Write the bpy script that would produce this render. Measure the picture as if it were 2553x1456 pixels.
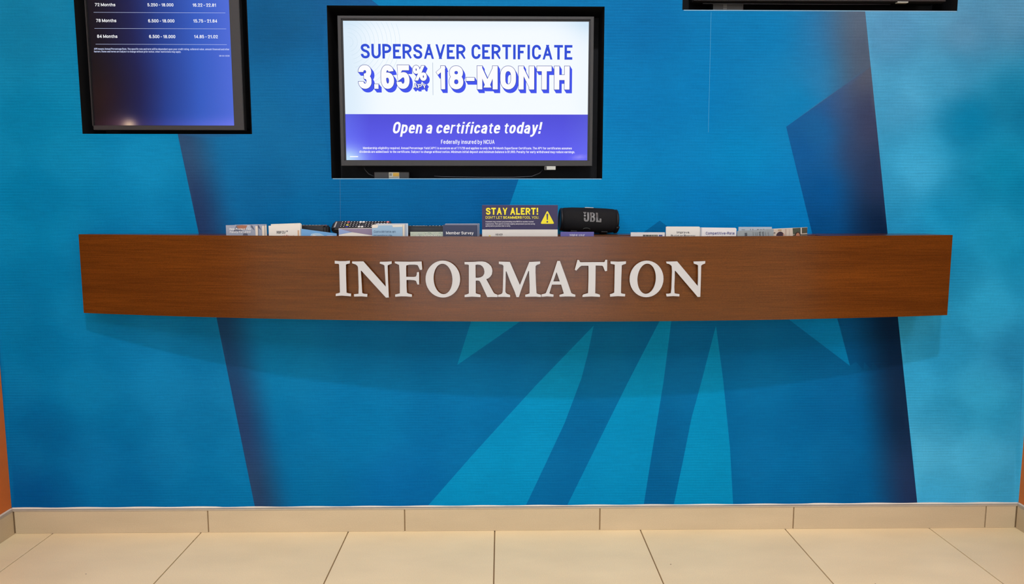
import bpy, bmesh, math, random
from mathutils import Vector, Matrix
from mathutils.geometry import delaunay_2d_cdt, tessellate_polygon

for o in list(bpy.data.objects):
    bpy.data.objects.remove(o)
SC = bpy.context.scene
COL = SC.collection
random.seed(4)

# ------------------------------------------------------------------ camera
F_PX, PITCH, YAW, ROLL = 1818.783, 0.114626, 0.014494, 0.000231
cam_d = bpy.data.cameras.new('camera')
cam = bpy.data.objects.new('camera', cam_d)
COL.objects.link(cam)
cam_d.sensor_width = 36.0
cam_d.lens = 36.0 * F_PX / 2553.0
cam_d.clip_start = 0.05
fwd = Vector((math.sin(YAW) * math.cos(PITCH), math.cos(YAW) * math.cos(PITCH), -math.sin(PITCH)))
rgt = Vector((math.cos(YAW), -math.sin(YAW), 0.0))
up = rgt.cross(fwd)
r2 = rgt * math.cos(ROLL) + up * math.sin(ROLL)
u2 = up * math.cos(ROLL) - rgt * math.sin(ROLL)
m = Matrix((r2, u2, -fwd)).transposed().to_4x4()
m.translation = (0.0, -2.19482, 1.00376)
cam.matrix_world = m
SC.camera = cam

# ------------------------------------------------------------------ view, world and lights
SC.view_settings.view_transform = 'Standard'
SC.view_settings.look = 'None'
SC.view_settings.exposure = 0.0
SC.view_settings.gamma = 1.0
SC.view_settings.use_curve_mapping = False

W = bpy.data.worlds.new('world')
SC.world = W
W.use_nodes = True
W.node_tree.nodes['Background'].inputs[0].default_value = (1.0, 0.97, 0.93, 1)
W.node_tree.nodes['Background'].inputs[1].default_value = 0.12

def area(name, loc, rot, sx, sy, power, col, shape='RECTANGLE', spread=180):
    d = bpy.data.lights.new(name, 'AREA')
    d.shape = shape
    d.size = sx
    if shape in ('RECTANGLE', 'ELLIPSE'):
        d.size_y = sy
    d.energy = power
    d.color = col
    d.spread = math.radians(spread)
    o = bpy.data.objects.new(name, d)
    o.location = loc
    o.rotation_euler = rot
    COL.objects.link(o)
    return o

CEIL = 3.5
TROFFERS = [(-2.2, -3.0), (2.2, -3.0), (-2.0, -4.6), (0.0, -4.6), (2.0, -4.6)]
for (tx, ty) in TROFFERS:
    area('ceiling_panel_light', (tx, ty, CEIL - 0.03), (0, 0, 0), 0.58, 1.18, 25.5, (0.94, 0.985, 1.08))
# the bright round downlight above the camera that throws the shelf's shadow on the wall
area('downlight_beam', (0.05, -2.62, CEIL - 0.035), (math.radians(38), 0, 0), 0.13, 0.13, 55, (0.94, 0.98, 1.06), 'DISK')
# area light added far behind the camera for the sheen on the shelf front
area('daylight', (-0.5, -6.38, 1.3), (math.radians(90), 0, 0), 3.6, 2.4, 54, (0.87, 0.95, 1.12))

# ------------------------------------------------------------------ materials
def lin(c):
    c = c / 255.0
    return c / 12.92 if c <= 0.04045 else ((c + 0.055) / 1.055) ** 2.4
def rgb(r, g, b):
    return (lin(r), lin(g), lin(b), 1.0)

MATS = {}
def mat(name, col, rough=0.6, spec=0.5, metal=0.0, emit=None, es=1.0, noise=0.0, nscale=60.0, bump=0.0, bscale=300.0, stretch=(1, 1, 1), coat=0.0):
    if name in MATS:
        return MATS[name]
    M = bpy.data.materials.new(name)
    M.use_nodes = True
    nt = M.node_tree
    N, L = nt.nodes, nt.links
    P = N['Principled BSDF']
    P.inputs['Base Color'].default_value = col
    P.inputs['Roughness'].default_value = rough
    P.inputs['Specular IOR Level'].default_value = spec
    P.inputs['Metallic'].default_value = metal
    P.inputs['Coat Weight'].default_value = coat
    if emit is not None:
        P.inputs['Emission Color'].default_value = emit
        P.inputs['Emission Strength'].default_value = es
    if noise or bump:
        tc = N.new('ShaderNodeTexCoord')
        mp = N.new('ShaderNodeMapping')
        mp.inputs['Scale'].default_value = stretch
        L.new(tc.outputs['Object'], mp.inputs['Vector'])
    if noise:
        nz = N.new('ShaderNodeTexNoise')
        nz.inputs['Scale'].default_value = nscale
        nz.inputs['Detail'].default_value = 5
        L.new(mp.outputs[0], nz.inputs['Vector'])
        mr = N.new('ShaderNodeMapRange')
        mr.inputs[1].default_value = 0.25; mr.inputs[2].default_value = 0.75
        mr.inputs[3].default_value = 1.0 - noise; mr.inputs[4].default_value = 1.0 + noise
        L.new(nz.outputs[0], mr.inputs[0])
        vm = N.new('ShaderNodeVectorMath'); vm.operation = 'SCALE'
        vm.inputs[0].default_value = col[:3]
        L.new(mr.outputs[0], vm.inputs['Scale'])
        L.new(vm.outputs[0], P.inputs['Base Color'])
    if bump:
        nb = N.new('ShaderNodeTexNoise')
        nb.inputs['Scale'].default_value = bscale
        nb.inputs['Detail'].default_value = 3
        L.new(mp.outputs[0], nb.inputs['Vector'])
        bp = N.new('ShaderNodeBump')
        bp.inputs['Strength'].default_value = bump
        bp.inputs['Distance'].default_value = 0.001
        L.new(nb.outputs[0], bp.inputs['Height'])
        L.new(bp.outputs[0], P.inputs['Normal'])
    MATS[name] = M
    return M

def glow(name, col, es=1.0):
    return mat(name, (0.0, 0.0, 0.0, 1), 0.35, 0.04, emit=col, es=es)

def mural_material():
    M = bpy.data.materials.new('mural_wallcovering')
    M.use_nodes = True
    nt = M.node_tree; N, L = nt.nodes, nt.links
    P = N['Principled BSDF']
    at = N.new('ShaderNodeAttribute'); at.attribute_name = 'print'
    tc = N.new('ShaderNodeTexCoord')
    # woven wallcovering: fine horizontal ribs and a weaker vertical thread
    m1 = N.new('ShaderNodeMapping'); m1.inputs['Scale'].default_value = (18, 18, 190)
    m2 = N.new('ShaderNodeMapping'); m2.inputs['Scale'].default_value = (200, 200, 60)
    n1 = N.new('ShaderNodeTexNoise'); n1.inputs['Scale'].default_value = 1.0; n1.inputs['Detail'].default_value = 4
    n2 = N.new('ShaderNodeTexNoise'); n2.inputs['Scale'].default_value = 1.0; n2.inputs['Detail'].default_value = 3
    n3 = N.new('ShaderNodeTexNoise'); n3.inputs['Scale'].default_value = 420.0; n3.inputs['Detail'].default_value = 2
    L.new(tc.outputs['Object'], m1.inputs[0]); L.new(tc.outputs['Object'], m2.inputs[0])
    L.new(m1.outputs[0], n1.inputs['Vector']); L.new(m2.outputs[0], n2.inputs['Vector']); L.new(tc.outputs['Object'], n3.inputs['Vector'])
    # regular weft ribs about 8 mm apart, fading in and out over the wall
    wv = N.new('ShaderNodeTexWave'); wv.wave_type = 'BANDS'; wv.bands_direction = 'Z'; wv.wave_profile = 'SIN'
    wv.inputs['Scale'].default_value = 2 * math.pi / 20.0 / 0.0082 * 1.0; wv.inputs['Distortion'].default_value = 1.2
    wv.inputs['Detail'].default_value = 2.0; wv.inputs['Detail Scale'].default_value = 0.35
    L.new(tc.outputs['Object'], wv.inputs['Vector'])
    n4 = N.new('ShaderNodeTexNoise'); n4.inputs['Scale'].default_value = 3.5; n4.inputs['Detail'].default_value = 2
    L.new(tc.outputs['Object'], n4.inputs['Vector'])
    rm = N.new('ShaderNodeMapRange'); rm.inputs[1].default_value = 0.35; rm.inputs[2].default_value = 0.65
    rm.inputs[3].default_value = 0.05; rm.inputs[4].default_value = 0.42
    L.new(n4.outputs[0], rm.inputs[0])
    ws = N.new('ShaderNodeMath'); ws.operation = 'SUBTRACT'; L.new(wv.outputs['Fac'], ws.inputs[0]); ws.inputs[1].default_value = 0.5
    wm = N.new('ShaderNodeMath'); wm.operation = 'MULTIPLY'; L.new(ws.outputs[0], wm.inputs[0]); L.new(rm.outputs[0], wm.inputs[1])
    h2 = N.new('ShaderNodeMath'); h2.operation = 'MULTIPLY_ADD'; L.new(n2.outputs[0], h2.inputs[0]); h2.inputs[1].default_value = 0.5; h2.inputs[2].default_value = 0.25
    a0 = N.new('ShaderNodeMath'); a0.operation = 'ADD'; L.new(n1.outputs[0], a0.inputs[0]); L.new(h2.outputs[0], a0.inputs[1])
    a = N.new('ShaderNodeMath'); a.operation = 'ADD'; L.new(a0.outputs[0], a.inputs[0]); L.new(wm.outputs[0], a.inputs[1])
    b = N.new('ShaderNodeMath'); b.operation = 'ADD'; L.new(a.outputs[0], b.inputs[0]); L.new(n3.outputs[0], b.inputs[1])
    mr = N.new('ShaderNodeMapRange'); mr.inputs[1].default_value = 1.05; mr.inputs[2].default_value = 1.95
    mr.inputs[3].default_value = 0.87; mr.inputs[4].default_value = 1.13
    L.new(b.outputs[0], mr.inputs[0])
    vm = N.new('ShaderNodeVectorMath'); vm.operation = 'SCALE'
    L.new(at.outputs['Color'], vm.inputs[0]); L.new(mr.outputs[0], vm.inputs['Scale'])
    L.new(vm.outputs[0], P.inputs['Base Color'])
    P.inputs['Roughness'].default_value = 0.5
    P.inputs['Specular IOR Level'].default_value = 0.04
    bp = N.new('ShaderNodeBump'); bp.inputs['Strength'].default_value = 0.35; bp.inputs['Distance'].default_value = 0.0012
    L.new(b.outputs[0], bp.inputs['Height']); L.new(bp.outputs[0], P.inputs['Normal'])
    return M

def wood_material():
    M = bpy.data.materials.new('stained_cherry_wood')
    M.use_nodes = True
    nt = M.node_tree; N, L = nt.nodes, nt.links
    P = N['Principled BSDF']
    tc = N.new('ShaderNodeTexCoord')
    def nz(sc, detail, dist=0.0):
        mp = N.new('ShaderNodeMapping'); mp.inputs['Scale'].default_value = sc
        L.new(tc.outputs['Object'], mp.inputs[0])
        n = N.new('ShaderNodeTexNoise'); n.inputs['Scale'].default_value = 1.0
        n.inputs['Detail'].default_value = detail; n.inputs['Distortion'].default_value = dist
        L.new(mp.outputs[0], n.inputs['Vector'])
        return n
    big = nz((1.6, 1.6, 22), 4, 0.6)
    fine = nz((9, 9, 420), 4, 0.2)
    pore = nz((260, 260, 500), 2)
    streak = nz((2.6, 2.6, 95), 5, 1.0)
    r1 = N.new('ShaderNodeValToRGB')
    r1.color_ramp.elements[0].position = 0.3; r1.color_ramp.elements[0].color = WOOD_DARK
    r1.color_ramp.elements[1].position = 0.7; r1.color_ramp.elements[1].color = WOOD_LIGHT
    L.new(big.outputs[0], r1.inputs[0])
    def scale(inp, n, lo, hi, a=0.3, b=0.7):
        mr = N.new('ShaderNodeMapRange'); mr.inputs[1].default_value = a; mr.inputs[2].default_value = b
        mr.inputs[3].default_value = lo; mr.inputs[4].default_value = hi
        L.new(n.outputs[0], mr.inputs[0])
        v = N.new('ShaderNodeVectorMath'); v.operation = 'SCALE'
        L.new(inp, v.inputs[0]); L.new(mr.outputs[0], v.inputs['Scale'])
        return v.outputs[0]
    c = scale(r1.outputs[0], fine, 0.8, 1.2)
    c = scale(c, pore, 0.86, 1.14)
    c = scale(c, streak, 0.8, 1.0, 0.22, 0.4)
    L.new(c, P.inputs['Base Color'])
    P.inputs['Roughness'].default_value = 0.24
    P.inputs['Specular IOR Level'].default_value = 0.42
    bp = N.new('ShaderNodeBump'); bp.inputs['Strength'].default_value = 0.12; bp.inputs['Distance'].default_value = 0.0006
    L.new(fine.outputs[0], bp.inputs['Height']); L.new(bp.outputs[0], P.inputs['Normal'])
    return M

WOOD_DARK = rgb(77, 39, 7)
WOOD_LIGHT = rgb(92, 48, 10)

# ------------------------------------------------------------------ helpers
def link(name, me, m, parent=None):
    o = bpy.data.objects.new(name, me)
    COL.objects.link(o)
    if m is not None:
        me.materials.clear(); me.materials.append(m)
    if parent is not None:
        o.parent = parent
    return o

def thing(name, label, cat, loc=(0, 0, 0), group=None):
    o = bpy.data.objects.new(name, None)
    COL.objects.link(o)
    o.location = loc
    o.empty_display_size = 0.05
    o['label'] = label; o['category'] = cat
    if group:
        o['group'] = group
    return o

def struct(o, label=None, cat=None):
    o['kind'] = 'structure'
    if label: o['label'] = label
    if cat: o['category'] = cat
    return o

def box_bm(bm, x0, x1, y0, y1, z0, z1):
    vs = [bm.verts.new(p) for p in ((x0, y0, z0), (x1, y0, z0), (x1, y1, z0), (x0, y1, z0), (x0, y0, z1), (x1, y0, z1), (x1, y1, z1), (x0, y1, z1))]
    for f in ((0, 3, 2, 1), (4, 5, 6, 7), (0, 1, 5, 4), (1, 2, 6, 5), (2, 3, 7, 6), (3, 0, 4, 7)):
        bm.faces.new([vs[i] for i in f])
    return vs

def bm_mesh(bm, name, smooth=False):
    bmesh.ops.recalc_face_normals(bm, faces=bm.faces[:])
    me = bpy.data.meshes.new(name)
    bm.to_mesh(me); bm.free()
    if smooth:
        for p in me.polygons: p.use_smooth = True
    return me

def off(o, p):
    """world coordinates are given for a part of a thing that stands at loc"""
    return (p[0] - o[0], p[1] - o[1], p[2] - o[2])

def box(name, x0, x1, y0, y1, z0, z1, m, parent=None, bevel=0.0, org=None):
    bm = bmesh.new()
    box_bm(bm, x0, x1, y0, y1, z0, z1)
    if bevel > 0:
        bmesh.ops.bevel(bm, geom=bm.edges[:], offset=bevel, segments=2, profile=0.5, affect='EDGES')
    if parent is not None:
        bmesh.ops.translate(bm, verts=bm.verts[:], vec=-Vector(parent.location))
    return link(name, bm_mesh(bm, name), m, parent)

def prism(name, loops, yfun0, yfun1, m, parent=None):
    """outline (first loop) with holes (other loops) in x,z, between two depths y"""
    bm = bmesh.new()
    tris = tessellate_polygon([[Vector((p[0], p[1], 0)) for p in lp] for lp in loops])
    flat = [p for lp in loops for p in lp]
    a = [bm.verts.new((p[0], yfun0(p[0]), p[1])) for p in flat]
    b = [bm.verts.new((p[0], yfun1(p[0]), p[1])) for p in flat]
    for t in tris:
        try:
            bm.faces.new([a[i] for i in t]); bm.faces.new([b[i] for i in reversed(t)])
        except ValueError:
            pass
    k = 0
    for lp in loops:
        n = len(lp)
        for i in range(n):
            j = (i + 1) % n
            bm.faces.new([a[k + i], a[k + j], b[k + j], b[k + i]])
        k += n
    if parent is not None:
        bmesh.ops.translate(bm, verts=bm.verts[:], vec=-Vector(parent.location))
    return link(name, bm_mesh(bm, name), m, parent)

def flat(name, pts, y, m, parent=None, thick=0.0003):
    """a printed shape lying on a sheet: ink film 0.3 mm thick"""
    return prism(name, [pts], lambda x: y - thick, lambda x: y, m, parent)

def ell(cx, cz, rx, rz, n=24, a0=0, a1=2 * math.pi):
    return [(cx + rx * math.cos(a0 + (a1 - a0) * i / n), cz + rz * math.sin(a0 + (a1 - a0) * i / n)) for i in range(n)]

# a narrow grotesque drawn with strokes; R marks a rounded corner, * closes a stroke
GLY = {
'A': (.58, '0,0 .5,1 1,0|.19,.3 .81,.3'), 'B': (.52, '0,0 0,1 R1,1 R1,.54 0,.54|0,.54 R1.04,.54 R1.04,0 0,0'), 'C': (.53, '1,.70 R1,1 R0,1 R0,0 R1,0 1,.30'),
'D': (.53, 'R1,0 0,0 0,1 R1,1 *'), 'E': (.46, '1,1 0,1 0,0 1,0|0,.53 .9,.53'), 'F': (.45, '1,1 0,1 0,0|0,.5 .9,.5'), 'G': (.54, '1,.72 R1,1 R0,1 R0,0 R1,0 1,.46 .5,.46'),
'H': (.54, '0,0 0,1|1,0 1,1|0,.52 1,.52'), 'I': (.2, '.5,0 .5,1'), 'J': (.46, '1,1 R1,0 R0,0 0,.28'), 'K': (.54, '0,0 0,1|1,1 .02,.38|.3,.58 1,0'), 'L': (.44, '0,1 0,0 1,0'),
'M': (.72, '0,0 0,1 .5,.1 1,1 1,0'), 'N': (.55, '0,0 0,1 1,0 1,1'), 'O': (.55, 'R0,0 R1,0 R1,1 R0,1 *'), 'P': (.52, '0,0 0,1 R1,1 R1,.45 0,.45'), 'Q': (.55, 'R0,0 R1,0 R1,1 R0,1 *|.6,.2 1,-.1'),
'R': (.53, '0,0 0,1 R1,1 R1,.46 0,.46|.5,.46 1.02,0'), 'S': (.52, '1,.74 R1,1 R0,1 R0,.58 R1,.46 R1,0 R0,0 0,.27'), 'T': (.52, '0,1 1,1|.5,1 .5,0'), 'U': (.54, '0,1 R0,0 R1,0 1,1'),
'V': (.56, '0,1 .5,0 1,1'), 'W': (.80, '0,1 .25,0 .5,.95 .75,0 1,1'), 'X': (.54, '0,0 1,1|0,1 1,0'), 'Y': (.54, '0,1 .5,.42 1,1|.5,.46 .5,0'), 'Z': (.5, '0,1 1,1 0,0 1,0'),
'0': (.5, 'R0,0 R1,0 R1,1 R0,1 *'), '1': (.36, '0,.78 .78,1 .78,0'), '2': (.5, '0,.72 R0,1 R1,1 R1,.64 0,0 1,0'), '3': (.5, '0,.76 R0,1 R1,1 R1,.54 .38,.54|.38,.54 R1.02,.54 R1.02,0 R0,0 0,.25'),
'4': (.52, '1,.25 0,.25 .72,1 .72,0'), '5': (.5, '.95,1 .1,1 .04,.5 R.2,.62 R1,.62 R1,0 R0,0 0,.24'), '6': (.5, '.95,.8 R.9,1 R0,1 R0,0 R1,0 R1,.60 R0,.60 0,.4'), '7': (.48, '0,1 1,1 .3,0'),
'8': (.5, 'R.04,.54 R.96,.54 R.96,1 R.04,1 *|R0,0 R1,0 R1,.54 R0,.54 *'), '9': (.5, '.05,.2 R.1,0 R1,0 R1,1 R0,1 R0,.40 R1,.40 1,.6'),
'a': (.47, '.04,.54 R.04,.72 R.95,.72 .95,0|.95,.42 R0,.42 R0,0 R.95,0 .95,.22'), 'b': (.48, '0,1 0,0|0,.5 R0,.72 R1,.72 R1,0 R0,0 0,.2'), 'c': (.45, '1,.5 R1,.72 R0,.72 R0,0 R1,0 1,.22'),
'd': (.48, '1,1 1,0|1,.5 R1,.72 R0,.72 R0,0 R1,0 1,.2'), 'e': (.47, '0,.38 1,.38 R1,.73 R0,.72 R0,0 R1,0 1,.12'), 'f': (.33, '1,1 R.36,1 .36,0|0,.7 .95,.7'),
'g': (.48, '1,.72 R1,-.28 R.05,-.28 .05,-.2|R0,0 R1,0 R1,.72 R0,.72 *'), 'h': (.47, '0,1 0,0|0,.5 R0,.72 R1,.72 1,0'), 'i': (.19, '.5,.79 .5,0|.5,.93 .5,1'), 'j': (.2, '.5,.72 R.5,-.28 0,-.28|.5,.87 .5,1'),
'k': (.46, '0,1 0,0|.95,.72 .02,.26|.35,.42 1,0'), 'l': (.19, '.5,1 .5,0'), 'm': (.76, '0,.72 0,0|0,.5 R0,.72 R.5,.72 .5,0|.5,.5 R.5,.72 R1,.72 1,0'), 'n': (.47, '0,.72 0,0|0,.5 R0,.72 R1,.72 1,0'),
'o': (.48, 'R0,0 R1,0 R1,.72 R0,.72 *'), 'p': (.48, '0,.72 0,-.28|0,.5 R0,.72 R1,.72 R1,0 R0,0 0,.2'), 'q': (.48, '1,.72 1,-.28|1,.5 R1,.72 R0,.72 R0,0 R1,0 1,.2'), 'r': (.31, '0,.72 0,0|0,.45 R0,.72 1,.72'),
's': (.44, '1,.54 R1,.72 R0,.72 R0,.41 R1,.34 R1,0 R0,0 0,.18'), 't': (.32, '.42,.93 R.42,0 1,0|0,.7 .95,.7'), 'u': (.47, '0,.72 R0,0 R1,0 1,.22|1,.72 1,0'), 'v': (.46, '0,.72 .5,0 1,.72'),
'w': (.68, '0,.72 .25,0 .5,.7 .75,0 1,.72'), 'x': (.45, '0,0 1,.72|0,.72 1,0'), 'y': (.46, '0,.72 .5,.02|1,.72 R.4,-.28 0,-.28'), 'z': (.44, '0,.72 1,.72 0,0 1,0'),
'é': (.47, '0,.38 1,.38 R1,.73 R0,.72 R0,0 R1,0 .96,.14|.4,.88 .75,1.06'), '.': (.18, '.5,.13 .5,0'), ',': (.18, '.6,.04 .3,-.14'), '!': (.2, '.5,.30 .5,1|.5,.14 .5,0'), "'": (.14, '.5,1 .5,.72'),
'-': (.30, '0,.42 1,.42'), '/': (.4, '0,-.05 1,1.05'), '(': (.22, '1,1.1 R0,.9 R0,.1 1,-.1'), ')': (.22, '0,1.1 R1,.9 R1,.1 0,-.1'), ';': (.18, '.5,.5 .5,.55|.6,.04 .3,-.14'),
'$': (.5, '1,.74 R1,.95 R0,.95 R0,.58 R1,.46 R1,.05 R0,.05 0,.27|.5,1.1 .5,-.1'), '%': (.74, 'R0,.56 R.36,.56 R.36,1 R0,1 *|R.64,0 R1,0 R1,.44 R.64,.44 *|.26,.02 .74,.98'), ' ': (.22, ''),
}
def glyph_strokes(ch, w, wid):
    """stroke centre lines of one letter, cap height 1, total width wid"""
    out = []
    spec = GLY[ch][1]
    if not spec: return out
    for st in spec.split('|'):
        closed = st.endswith('*'); pts = []
        for tk in st.replace('*', '').split():
            r = tk[0] == 'R'
            x, y = tk[1:].split(',') if r else tk.split(',')
            x, y = float(x), float(y)
            X = w / 2 + x * max(wid - w, 0.0)
            Y = y + (w / 2) * (1 - 2 * min(max(y, 0), 1))
            pts.append((X, Y, r))
        n = len(pts); res = []
        for i in range(n):
            X, Y, r = pts[i]
            if not r or (not closed and i in (0, n - 1)):
                res.append((X, Y)); continue
            p = Vector((X, Y)); a = Vector(pts[i - 1][:2]) - p; b = Vector(pts[(i + 1) % n][:2]) - p
            la = a.length * (0.5 if pts[i - 1][2] else 0.95); lb = b.length * (0.5 if pts[(i + 1) % n][2] else 0.95)
            ra = min(la, 0.30); rb = min(lb, 0.30)
            s = p + a.normalized() * ra; e = p + b.normalized() * rb
            for k in range(7):
                t = k / 6; m_ = 0.55
                c1 = s.lerp(p, 0.6); c2 = e.lerp(p, 0.6)
                q = (1 - t) ** 3 * s + 3 * (1 - t) ** 2 * t * c1 + 3 * (1 - t) * t * t * c2 + t ** 3 * e
                res.append((q.x, q.y))
        cl = [res[0]]
        for q in res[1:]:
            if (q[0] - cl[-1][0]) ** 2 + (q[1] - cl[-1][1]) ** 2 > 1e-8: cl.append(q)
        if closed and (cl[0][0] - cl[-1][0]) ** 2 + (cl[0][1] - cl[-1][1]) ** 2 < 1e-8: cl.pop()
        out.append((cl, closed))
    return out

DIAG = set('AVWMNKXYZvwxyzk74/%12')
def letter_mesh(body, width, height, w=0.14, grow=0.0, gap=0.095, shear=0.0):
    """lettering fitted to width x height; w = stroke weight in cap heights, grow = extra outline all round"""
    adv = sum(GLY[c][0] + (gap if c != ' ' else 0.0) for c in body) - gap
    c_ = width / height / adv
    verts = []; faces = []; lay = []; ns = 0
    x = 0.0
    ENDS_Y = (0.0, 1.0, 0.72, -0.28, 1.1, -0.1)
    for ch in body:
        wid = GLY[ch][0] * c_
        ww = min(w, wid * 0.9) if ch in "Iil.,!'" else min(w, wid * (0.27 if ch in 'MmWw' else 0.40))
        th = ww / 2 + grow
        ky = 0.84 if w > 0.17 and ch.islower() else 1.0
        lo_y, hi_y = (-0.36 if ch in 'gjpqy,()/$;' else 0.0) - grow, (1.12 if ch in '()/$é' else 1.0) + grow
        for pts, closed in glyph_strokes(ch, ww, wid):
            ns += 1
            P = [Vector((p[0] + x, p[1])) for p in pts]
            n = len(P)
            if ch in DIAG and not closed and n <= 5:
                # straight strokes cut level top and bottom
                for i in range(n - 1):
                    a, b = P[i], P[i + 1]
                    d = b - a
                    base = len(verts)
                    if abs(d.y) > 0.15 and abs(d.y) > 1.15 * abs(d.x):
                        k = min(th * d.length / abs(d.y), th * 1.6)
                        e = d / abs(d.y) * (ww / 2 + grow)
                        a = a - e; b = b + e
                        q4 = [(a.x - k, a.y), (a.x + k, a.y), (b.x + k, b.y), (b.x - k, b.y)]
                    else:
                        e = d.normalized() * (ww / 2 + grow)
                        if ch == 'A': e = d.normalized() * 0.02
                        a = a - e; b = b + e
                        t_ = th * 0.92
                        nx_, ny_ = -d.normalized().y * t_, d.normalized().x * t_
                        q4 = [(a.x - nx_, a.y - ny_), (b.x - nx_, b.y - ny_), (b.x + nx_, b.y + ny_), (a.x + nx_, a.y + ny_)]
                    for q in q4:
                        verts.append((min(max(q[0], x - grow), x + wid + grow), min(max(q[1], lo_y), hi_y))); lay.append((ns + i * 2) % 7 + 0.06 * i)
                    faces.append((base, base + 1, base + 2, base + 3))
                continue
            if not closed:
                d0 = (P[1] - P[0]).normalized(); d1 = (P[-1] - P[-2]).normalized()
                y0 = P[0].y; y1 = P[-1].y
                def ext_(d, p_):
                    if abs(d.y) > abs(d.x):
                        raw = (p_.y - ww / 2) / (1 - ww) if 0 <= p_.y <= 1 else p_.y
                        return ww * 0.5 if any(abs(raw - t_) < 0.012 or abs(p_.y - t_ - ww / 2) < 0.012 for t_ in ENDS_Y) else 0.0
                    return ww * 0.5 if min(abs(p_.x - x - ww / 2), abs(p_.x - x - wid + ww / 2)) < 0.02 else 0.0
                e0, e1 = ext_(d0, P[0]), ext_(d1, P[-1])
                P[0] = P[0] - d0 * (grow + e0); P[-1] = P[-1] + d1 * (grow + e1)
            base = len(verts); sid = len(faces)
            for i in range(n):
                if closed: a = P[i] - P[i - 1]; b = P[(i + 1) % n] - P[i]
                else:
                    a = P[i] - P[i - 1] if i > 0 else P[1] - P[0]
                    b = P[i + 1] - P[i] if i < n - 1 else P[-1] - P[-2]
                a.normalize(); b.normalize()
                na = Vector((-a.y, a.x)); nb = Vector((-b.y, b.x))
                mvec = na + nb
                if mvec.length < 0.35: mvec = na
                mvec.normalize()
                k = min(th / max(mvec.dot(na), 0.4), th * 1.6)
                for s in (1, -1):
                    q = P[i] + Vector((mvec.x * k * s, mvec.y * k * s * ky))
                    verts.append((min(max(q.x, x - grow), x + wid + grow), min(max(q.y, lo_y), hi_y))); lay.append(ns % 7 + 0.05 * i)
            m_ = n if closed else n - 1
            for i in range(m_):
                j = (i + 1) % n
                faces.append((base + 2 * i, base + 2 * i + 1, base + 2 * j + 1, base + 2 * j))
        x += wid + (gap * c_ if ch != ' ' else 0.0)
    return [((p[0] + shear * p[1]) * height, p[1] * height, l * 0.000035) for p, l in zip(verts, lay)], faces

def text(name, body, b, y, m, parent, bold=0.0, shear=0.0, rot=0.0, tilt=0.0, grow=0.0):
    """flat lettering facing the room; b = (x0, x1, z of baseline, z of cap height)"""
    x0, x1, z0, z1 = b
    h = z1 - z0
    vs, fs = letter_mesh(body, (x1 - x0) - shear * h * 0.8, h, 0.135 + bold * 1.7, grow / h if grow else 0.0, shear=shear)
    px, py, pz = parent.location if parent is not None else (0, 0, 0)
    me = bpy.data.meshes.new(name)
    co = []
    for X, Z, dy in vs:
        if rot: X, Z = X * math.cos(rot) - Z * math.sin(rot), X * math.sin(rot) + Z * math.cos(rot)
        co.append((x0 + X - px, y - dy - py, z0 + Z + tilt * X - pz))
    me.from_pydata(co, [], fs); me.update()
    return link(name, me, m, parent)

def tube(name, pts, r, m, parent=None, n=8):
    bm = bmesh.new()
    rings = []
    P = [Vector(p) for p in pts]
    for i, p in enumerate(P):
        t = (P[min(i + 1, len(P) - 1)] - P[max(i - 1, 0)]).normalized()
        a = t.cross(Vector((0, 0, 1)))
        if a.length < 1e-4: a = Vector((1, 0, 0))
        a.normalize(); b = t.cross(a)
        rings.append([bm.verts.new(p + a * r * math.cos(2 * math.pi * k / n) + b * r * math.sin(2 * math.pi * k / n)) for k in range(n)])
    for i in range(len(rings) - 1):
        for k in range(n):
            bm.faces.new([rings[i][k], rings[i][(k + 1) % n], rings[i + 1][(k + 1) % n], rings[i + 1][k]])
    bm.faces.new(rings[0]); bm.faces.new(list(reversed(rings[-1])))
    if parent is not None:
        bmesh.ops.translate(bm, verts=bm.verts[:], vec=-Vector(parent.location))
    return link(name, bm_mesh(bm, name, True), m, parent)

def copy_tree(o, parent=None):
    c = o.copy(); COL.objects.link(c)
    if parent is not None: c.parent = parent
    for ch in list(o.children):
        copy_tree(ch, c)
    return c

# ------------------------------------------------------------------ room shell
XL, XR = -1.5212, 1.6355          # side walls of the recess
ALC = -1.25                        # how far the side walls come forward
LX, RX, FY = -3.6, 3.8, -6.5       # the lobby in front of it
M_ORANGE = mat('terracotta_paint', rgb(206, 108, 40), 0.6, 0.3, noise=0.04, nscale=25, bump=0.35, bscale=260)
M_CREAM = mat('cream_paint', rgb(225, 215, 196), 0.6, 0.3, bump=0.2, bscale=200)
M_CEIL = mat('white_ceiling', rgb(232, 230, 224), 0.8, 0.2, noise=0.03, nscale=80)
M_GROUT = mat('grout', rgb(150, 124, 92), 0.9, 0.1, noise=0.08, nscale=200)

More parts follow.
